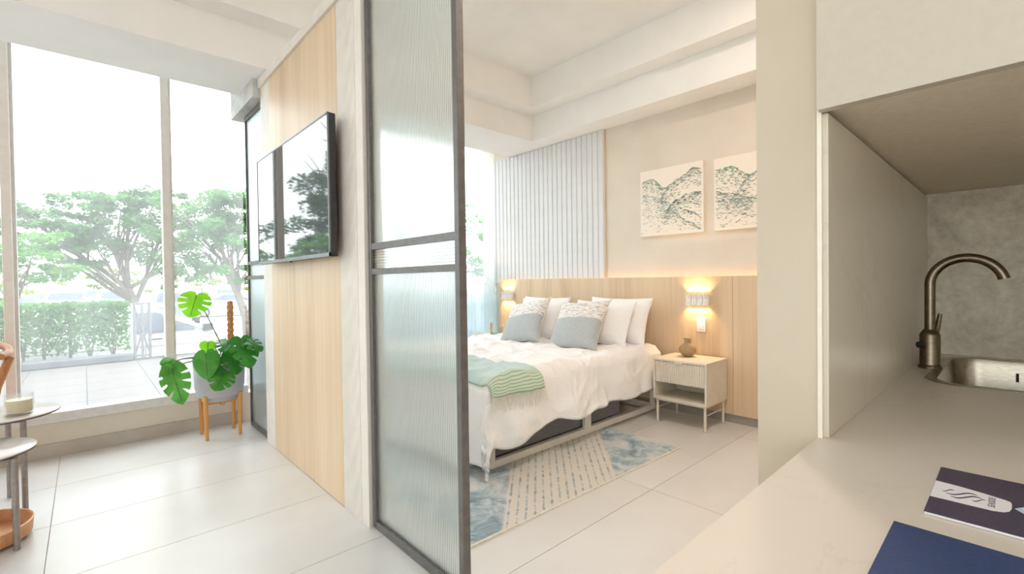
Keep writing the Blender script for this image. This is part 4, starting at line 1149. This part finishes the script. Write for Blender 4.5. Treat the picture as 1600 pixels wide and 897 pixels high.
tree('leaning tree with a broad crown beside the reeded glass panel', (3.25, 14, G0),
     [(3.25, 14, G0), (3.18, 14, 0.3), (3.0, 14, 0.95), (2.75, 14, 1.5)],
     [((2.1, 14, 2.2), (0.6, 0.8, 0.45), 600), ((2.7, 14, 2.7), (0.7, 0.8, 0.45), 800), ((3.3, 14.1, 2.2), (0.6, 0.8, 0.5), 700), ((1.9, 14.2, 3.0), (0.5, 0.8, 0.35), 500),
      ((2.6, 14, 3.4), (0.8, 0.8, 0.25), 600), ((3.3, 14, 3.3), (0.7, 0.8, 0.35), 600), ((2.3, 13.9, 1.6), (0.4, 0.6, 0.25), 250), ((3.2, 13.8, 1.6), (0.45, 0.6, 0.3), 300), ((2.4, 14, 2.5), (0.7, 0.8, 0.6), 900), ((3.0, 14.1, 2.9), (0.6, 0.8, 0.5), 700)],
     0.085, foliage_a, 5, trunk_r=0.13)
tree('fresh green bushy tree touched with yellow left of the hedge', (-1.3, 14, G0),
     [(-1.3, 14, G0), (-1.25, 14, 0.3), (-1.2, 14, 0.9)],
     [((-1.0, 14, 1.75), (0.7, 0.7, 0.35), 700), ((-0.5, 13.9, 1.5), (0.55, 0.6, 0.22), 450), ((-1.6, 14, 1.6), (0.7, 0.7, 0.5), 600), ((-1.1, 14, 2.05), (0.6, 0.6, 0.25), 350)],
     0.075, foliage_b, 8, trunk_r=0.10)
tree('tall deep green tree far left of the terrace', (-4.9, 15, G0),
     [(-4.9, 15, G0), (-4.8, 15, 1.2), (-4.6, 15, 3.0), (-4.5, 15, 5.2)],
     [((-4.4, 15, 6.0), (0.7, 0.8, 0.9), 700), ((-4.2, 15, 4.6), (1.0, 1.0, 0.9), 1000), ((-5.3, 15, 4.6), (1.1, 1.1, 0.9), 700), ((-3.9, 15, 3.3), (1.1, 1.0, 0.7), 900), ((-5.2, 15, 3.0), (1.2, 1.1, 0.7), 700)],
     0.12, foliage_dk, 13, trunk_r=0.2)
tree('round green tree at the far left end of the hedge', (-3.3, 13, G0),
     [(-3.3, 13, G0), (-3.3, 13, 0.5), (-3.2, 13, 1.1)],
     [((-3.2, 13, 1.5), (1.0, 0.9, 0.6), 1000), ((-2.35, 13, 1.3), (0.6, 0.7, 0.5), 700), ((-4.1, 13, 1.5), (0.9, 0.9, 0.6), 800), ((-3.1, 13, 2.1), (0.8, 0.8, 0.4), 700), ((-4.3, 12.8, 0.5), (1.0, 0.8, 0.6), 600), ((-2.6, 12.8, 0.5), (0.8, 0.7, 0.6), 600)],
     0.10, foliage_b, 21, trunk_r=0.14)
for i, (x_, y_, h_, lab, mt_) in enumerate([(-4.5, 62, 2.1, 'low distant tree above the row of cars at far left', foliage_c), (3.0, 64, 2.4, 'low distant tree above the middle of the row of cars', foliage_c), (9.4, 60, 3.0, 'low distant yellow-green tree behind the dark estate car', foliage_c), (16, 62, 3.2, 'low distant tree behind the silver car', foliage_c)]):
    tree(lab, (x_, y_, G0), [(x_, y_, G0), (x_, y_, 0.2), (x_, y_, 0.9)], [((x_-1.4, y_, 1.2), (1.7, 1, 0.7), 300), ((x_+1.4, y_, 1.3), (1.7, 1, 0.8), 300), ((x_, y_, h_), (1.5, 1, 0.6), 240)], 0.22, mt_, 40+i, trunk_r=0.14)
# bedroom side trees seen through the second window
tree('pale tree outside the bedroom window', (9.6, 13.5, G0),
     [(9.6, 13.5, G0), (9.6, 13.5, 0.6), (9.4, 13.5, 1.6)],
     [((9.0, 13.5, 2.4), (0.9, 0.9, 0.6), 600), ((10.3, 13.5, 2.6), (0.9, 0.9, 0.6), 600), ((9.6, 13.5, 3.4), (1.0, 0.9, 0.4), 450), ((8.2, 13.4, 1.7), (0.7, 0.8, 0.5), 400), ((10.9, 13.4, 1.6), (0.9, 0.8, 0.5), 400)], 0.10, foliage_a, 61, trunk_r=0.13)

# hedge
def hedge(name, label, x0, x1, y0, y1, z0, z1, n, seed):
    rnd = random.Random(seed)
    hroot = thing(name, label, 'hedge', ((x0+x1)/2, (y0+y1)/2, 0))
    fm = MB()
    for i in range(n):
        z = z0+(z1-z0)*(1-(1-rnd.random()**0.62)**1.0) if rnd.random() < 0.8 else z1-rnd.random()*0.10
        x = rnd.uniform(x0, x1); y = rnd.uniform(y0, y1)
        hole_ = noise.noise(Vector((x*2.4, y*2.0, z*3.2)))
        if hole_ > 0.16 + (z-z0)/(z1-z0)*0.45: continue
        z += 0.03*noise.noise(Vector((x*5, y*4, 1)))
        a = Vector((rnd.uniform(-1, 1), rnd.uniform(-1, 1), rnd.uniform(-.8, .8))).normalized()
        b = a.orthogonal().normalized(); b.rotate(Matrix.Rotation(rnd.uniform(0, 6.28), 3, a))
        s = rnd.uniform(0.022, 0.042); p = Vector((x, y, z))
        fm.poly([p-a*s, p+b*s*0.55, p+a*s, p-b*s*0.55])
    fm.build('foliage', foliage_h, hroot, kind='stuff')
    k = 0; x = x0+0.1
    while x < x1:
        st = MB(); y = rnd.uniform(y0+0.1, y1-0.1)
        for q in range(3):
            st.tube([(x, y, 0.0), (x+rnd.uniform(-.08, .08), y, 0.3), (x+rnd.uniform(-.2, .2), y+rnd.uniform(-.1, .1), 0.75)], [0.012, 0.009, 0.004], 5)
        st.build('stem', bark, hroot); x += rnd.uniform(0.22, 0.36)
hedge('clipped_hedge', 'clipped green hedge with bare stems along the terrace', -4.5, 0.56, 10.02, 10.75, 0.12, 0.95, 21000, 4)

# railing beside the hedge
rl = thing('railing', 'grey metal railing frame at the right end of the hedge', 'railing', (0.68, 9.9, 0))
for x_ in (0.60, 0.70, 0.80): MB().tube([(x_, 9.9, 0), (x_, 9.9, 0.93)], 0.022, 8).build('post', rail_paint, rl, auto=40)
MB().tube([(0.60, 9.9, 0.05), (0.80, 9.9, 0.88)], 0.014, 8).build('brace', rail_paint, rl, auto=40)
MB().tube([(0.60, 9.9, 0.88), (0.80, 9.9, 0.05)], 0.014, 8).build('brace', rail_paint, rl, auto=40)
for z_ in (0.05, 0.92): MB().tube([(0.60, 9.9, z_), (0.80, 9.9, z_)], 0.016, 8).build('bar', rail_paint, rl, auto=40)

# parked vehicles
PROFILES = dict(
    sedan=([(0, .32), (0, .70), (.12, .90), (.95, .98), (1.62, 1.40), (2.55, 1.43), (3.35, 1.0), (4.15, .84), (4.42, .62), (4.42, .32)], [(1.10, 1.0), (1.68, 1.34), (2.52, 1.37), (3.18, 1.02)], (0.85, 3.55), 1.74),
    suv=([(0, .38), (0, .95), (.12, 1.12), (.42, 1.66), (2.75, 1.70), (3.45, 1.14), (4.35, 1.0), (4.58, .75), (4.58, .38)], [(.40, 1.14), (.58, 1.58), (2.68, 1.61), (3.22, 1.16)], (0.85, 3.70), 1.84),
    van=([(0, .38), (0, 1.1), (.06, 1.62), (3.10, 1.64), (3.40, 1.58), (4.20, 1.16), (4.75, 0.98), (5.0, .72), (5.0, .38)], [(3.05, 1.12), (3.10, 1.50), (3.42, 1.50), (4.02, 1.14)], (0.95, 4.05), 1.80),
    hatch=([(0, .34), (0, .85), (.10, 1.02), (.55, 1.46), (2.3, 1.50), (3.05, 1.05), (3.8, .90), (4.0, .65), (4.0, .34)], [(.50, 1.04), (.70, 1.38), (2.25, 1.42), (2.85, 1.07)], (0.75, 3.2), 1.72))
CARP = {}
def car(kind, loc, rot, color, label, name):
    prof, win, axles, W = PROFILES[kind]
    c = thing(name, label, 'car', (0, 0, 0), 'parked cars outside')
    key = tuple(color)
    if key not in CARP: CARP[key] = surf('car_paint_%d' % len(CARP), lin(*color), lin(*[max(0, q-8) for q in color]), 3, 0.25, coat=0.6)
    Lc = prof[-1][0]
    belt = win[0][1]
    def half(z): return W/2*(1.0 if z < belt else 1-0.30*(z-belt))
    mb = MB().prism(prof, lambda p: (p[0]-Lc/2, -half(p[1]), p[1]), lambda p: (p[0]-Lc/2, half(p[1]), p[1]))
    mb.build('body', CARP[key], c, local=True, bevel=0.05)
    for sg in (-1, 1):
        g = MB(); g.prism(win, lambda p: (p[0]-Lc/2, sg*(half(p[1])-0.03), p[1]), lambda p: (p[0]-Lc/2, sg*(half(p[1])+0.006), p[1]))
        g.build('side_window', car_glass, c, local=True)
        for ax in axles:
            wmb = MB(); y0 = sg*(W/2-0.20); y1 = sg*(W/2+0.012)
            wmb.tube([(ax-Lc/2, y0, 0.32), (ax-Lc/2, y1, 0.32)], 0.32, 20)
            wo = wmb.build('wheel', tyre, c, local=True, auto=40)
            MB().tube([(ax-Lc/2, y1, 0.32), (ax-Lc/2, y1+sg*0.008, 0.32)], 0.20, 16).build('hubcap', hub, wo, local=True, auto=40)
    # windscreens: strips set into the sloping ends of the cabin
    def screen(a, b_, nm):
        d = Vector((b_[0]-a[0], b_[1]-a[1])); n_ = Vector((-d.y, d.x)).normalized()*0.012
        if nm == 'windscreen': n_ = -n_ if n_.x < 0 else n_
        else: n_ = -n_ if n_.x > 0 else n_
        p1 = Vector(a)+d*0.12; p2 = Vector(a)+d*0.90
        s = MB(); h1, h2 = half(p1.y)-0.10, half(p2.y)-0.08
        q = [(p1.x-Lc/2, -h1, p1.y), (p1.x-Lc/2, h1, p1.y), (p2.x-Lc/2, h2, p2.y), (p2.x-Lc/2, -h2, p2.y)]
        o_ = Vector((n_.x, 0, n_.y))
        s.v = [tuple(Vector(v_)+o_) for v_ in q] + [tuple(Vector(v_)-o_) for v_ in q]
        for f_ in ((0, 1, 2, 3), (7, 6, 5, 4), (0, 4, 5, 1), (1, 5, 6, 2), (2, 6, 7, 3), (3, 7, 4, 0)): s.face(*f_)
        s.build(nm, car_glass, c, local=True)
    idx = max(range(len(prof)), key=lambda i: prof[i][1] - 0.001*i if prof[i][0] > Lc*0.45 else -1)
    screen(prof[idx+1], prof[idx], 'windscreen')
    j = min(i for i in range(len(prof)) if prof[i][1] > belt+0.2)
    screen(prof[j-1], prof[j], 'rear_window')
    for sg in (-1, 1):
        MB().box(-Lc/2-0.01, -Lc/2+0.05, sg*(W/2-0.30)-0.10, sg*(W/2-0.30)+0.10, 0.66, 0.80).build('tail_light', surf_red, c, local=True)
        MB().box(Lc/2-0.12, Lc/2+0.01, sg*(W/2-0.32)-0.13, sg*(W/2-0.32)+0.13, 0.60, 0.72).build('headlight', hub, c, local=True)
    c.location = loc; c.rotation_euler = (0, 0, rot)
    return c
surf_red = surf('tail_lamp_red', lin(170, 60, 56), lin(150, 48, 46), 10, 0.3)
van = car('van', (0.10, 11.95, G0), 0, (240, 240, 240), 'long white van parked just beyond the terrace', 'van')
for nm_, d_ in (('door_seam', (0.72, 0.73)), ('door_seam', (2.02, 2.03))):
    MB().box(d_[0], d_[1], -0.912, -0.899, 0.45, 1.10).build(nm_, gap_dark, van, local=True)
MB().box(0.80, 0.98, -0.925, -0.90, 0.98, 1.01).build('door_handle', gap_dark, van, local=True)
MB().box(-2.3, 2.2, -0.910, -0.899, 0.86, 0.875).build('side_moulding', hub, van, local=True)
MB().box(1.62, 1.78, -1.04, -0.90, 1.10, 1.24).build('wing_mirror', black_plastic, van, local=True)
car('sedan', (6.75, 34.0, G0), R(172), (176, 186, 204), 'silver-blue saloon car just behind the white van', 'sedan_car')
car('suv', (8.1, 42.5, G0), R(88), (176, 178, 184), 'silver off-roader seen end-on above the coir pole', 'suv_car')
car('suv', (3.55, 30.0, G0), R(84), (120, 126, 132), 'grey off-roader seen end-on behind the window mullion', 'suv_car')
for kind_, x_, y_, r_, c_, l_, n_ in (
    ('hatch', -3.0, 40.5, 95, (150, 156, 170), 'blue-grey hatchback at the left end of the row behind the hedge', 'hatchback'),
    ('suv', -0.75, 41.0, 88, (214, 216, 220), 'pale off-roader, second from the left in the row behind the hedge', 'suv_car'),
    ('suv', 1.45, 41.0, 92, (128, 134, 140), 'dark grey off-roader in the middle of the row behind the hedge', 'suv_car'),
    ('sedan', 3.75, 41.5, 80, (236, 236, 236), 'white saloon car left of the forked tree trunk', 'sedan_car'),
    ('hatch', -1.9, 50.0, 90, (224, 224, 226), 'white hatchback in the farther row of cars at left', 'hatchback'),
    ('suv', 0.6, 50.5, 90, (226, 226, 228), 'white off-roader in the farther row of cars', 'suv_car'),
    ('sedan', 10.6, 43.5, 90, (232, 232, 234), 'white saloon car farthest right in the car park', 'sedan_car')):
    car(kind_, (x_, y_, G0), R(r_), c_, l_, n_)

# ================================================================== ADDED FILL LAMPS (out of view, shaped as recessed downlights in the tray)
diff = glow('fill_diffuser', (1.0, 0.86, 0.68, 1), 6.0)
def fill_downlight(x, y, z, watts, label, color=(1.0, 0.86, 0.77)):
    d = thing('fill_downlight', label, 'added fill lamp', (x, y, z-0.012), 'added ceiling fill lights')
    MB().lathe([(0.075, 0.0), (0.085, 0.003), (0.085, 0.012), (0.068, 0.012), (0.068, 0.002)], (x, y, z-0.012), 32, False, False).build('ring', slat_white, d, auto=40)
    MB().lathe([(0.0, 0.006), (0.067, 0.006), (0.067, 0.011)], (x, y, z-0.012), 32, False, False).build('diffuser', diff, d)
    L = bpy.data.lights.new('fill_beam', 'AREA'); L.shape = 'DISK'; L.size = 0.13; L.energy = watts; L.color = color
    lo = bpy.data.objects.new('fill_beam', L); COL.objects.link(lo); lo.parent = d; lo.location = (0, 0, -0.003)
for x_, y_, lab in ((-1.6, 2.4, 'added fill lamp over the living area nearer the window'), (-1.6, 0.2, 'added fill lamp over the middle of the living area'), (-1.6, -1.9, 'added fill lamp at the back of the living area'), (0.1, 1.3, 'added fill lamp over the passage by the sliding door'), (0.1, -1.2, 'added fill lamp over the kitchen passage')):
    fill_downlight(x_, y_, 3.38, FILL_WATTS['living'], lab)
for x_, y_, lab in ((1.6, 0.9, 'added bedroom fill lamp nearest the sliding door'), (2.5, 0.9, 'added bedroom fill lamp nearest the kitchen wall')):
    fill_downlight(x_, y_, 3.38, FILL_WATTS['bed'], lab)
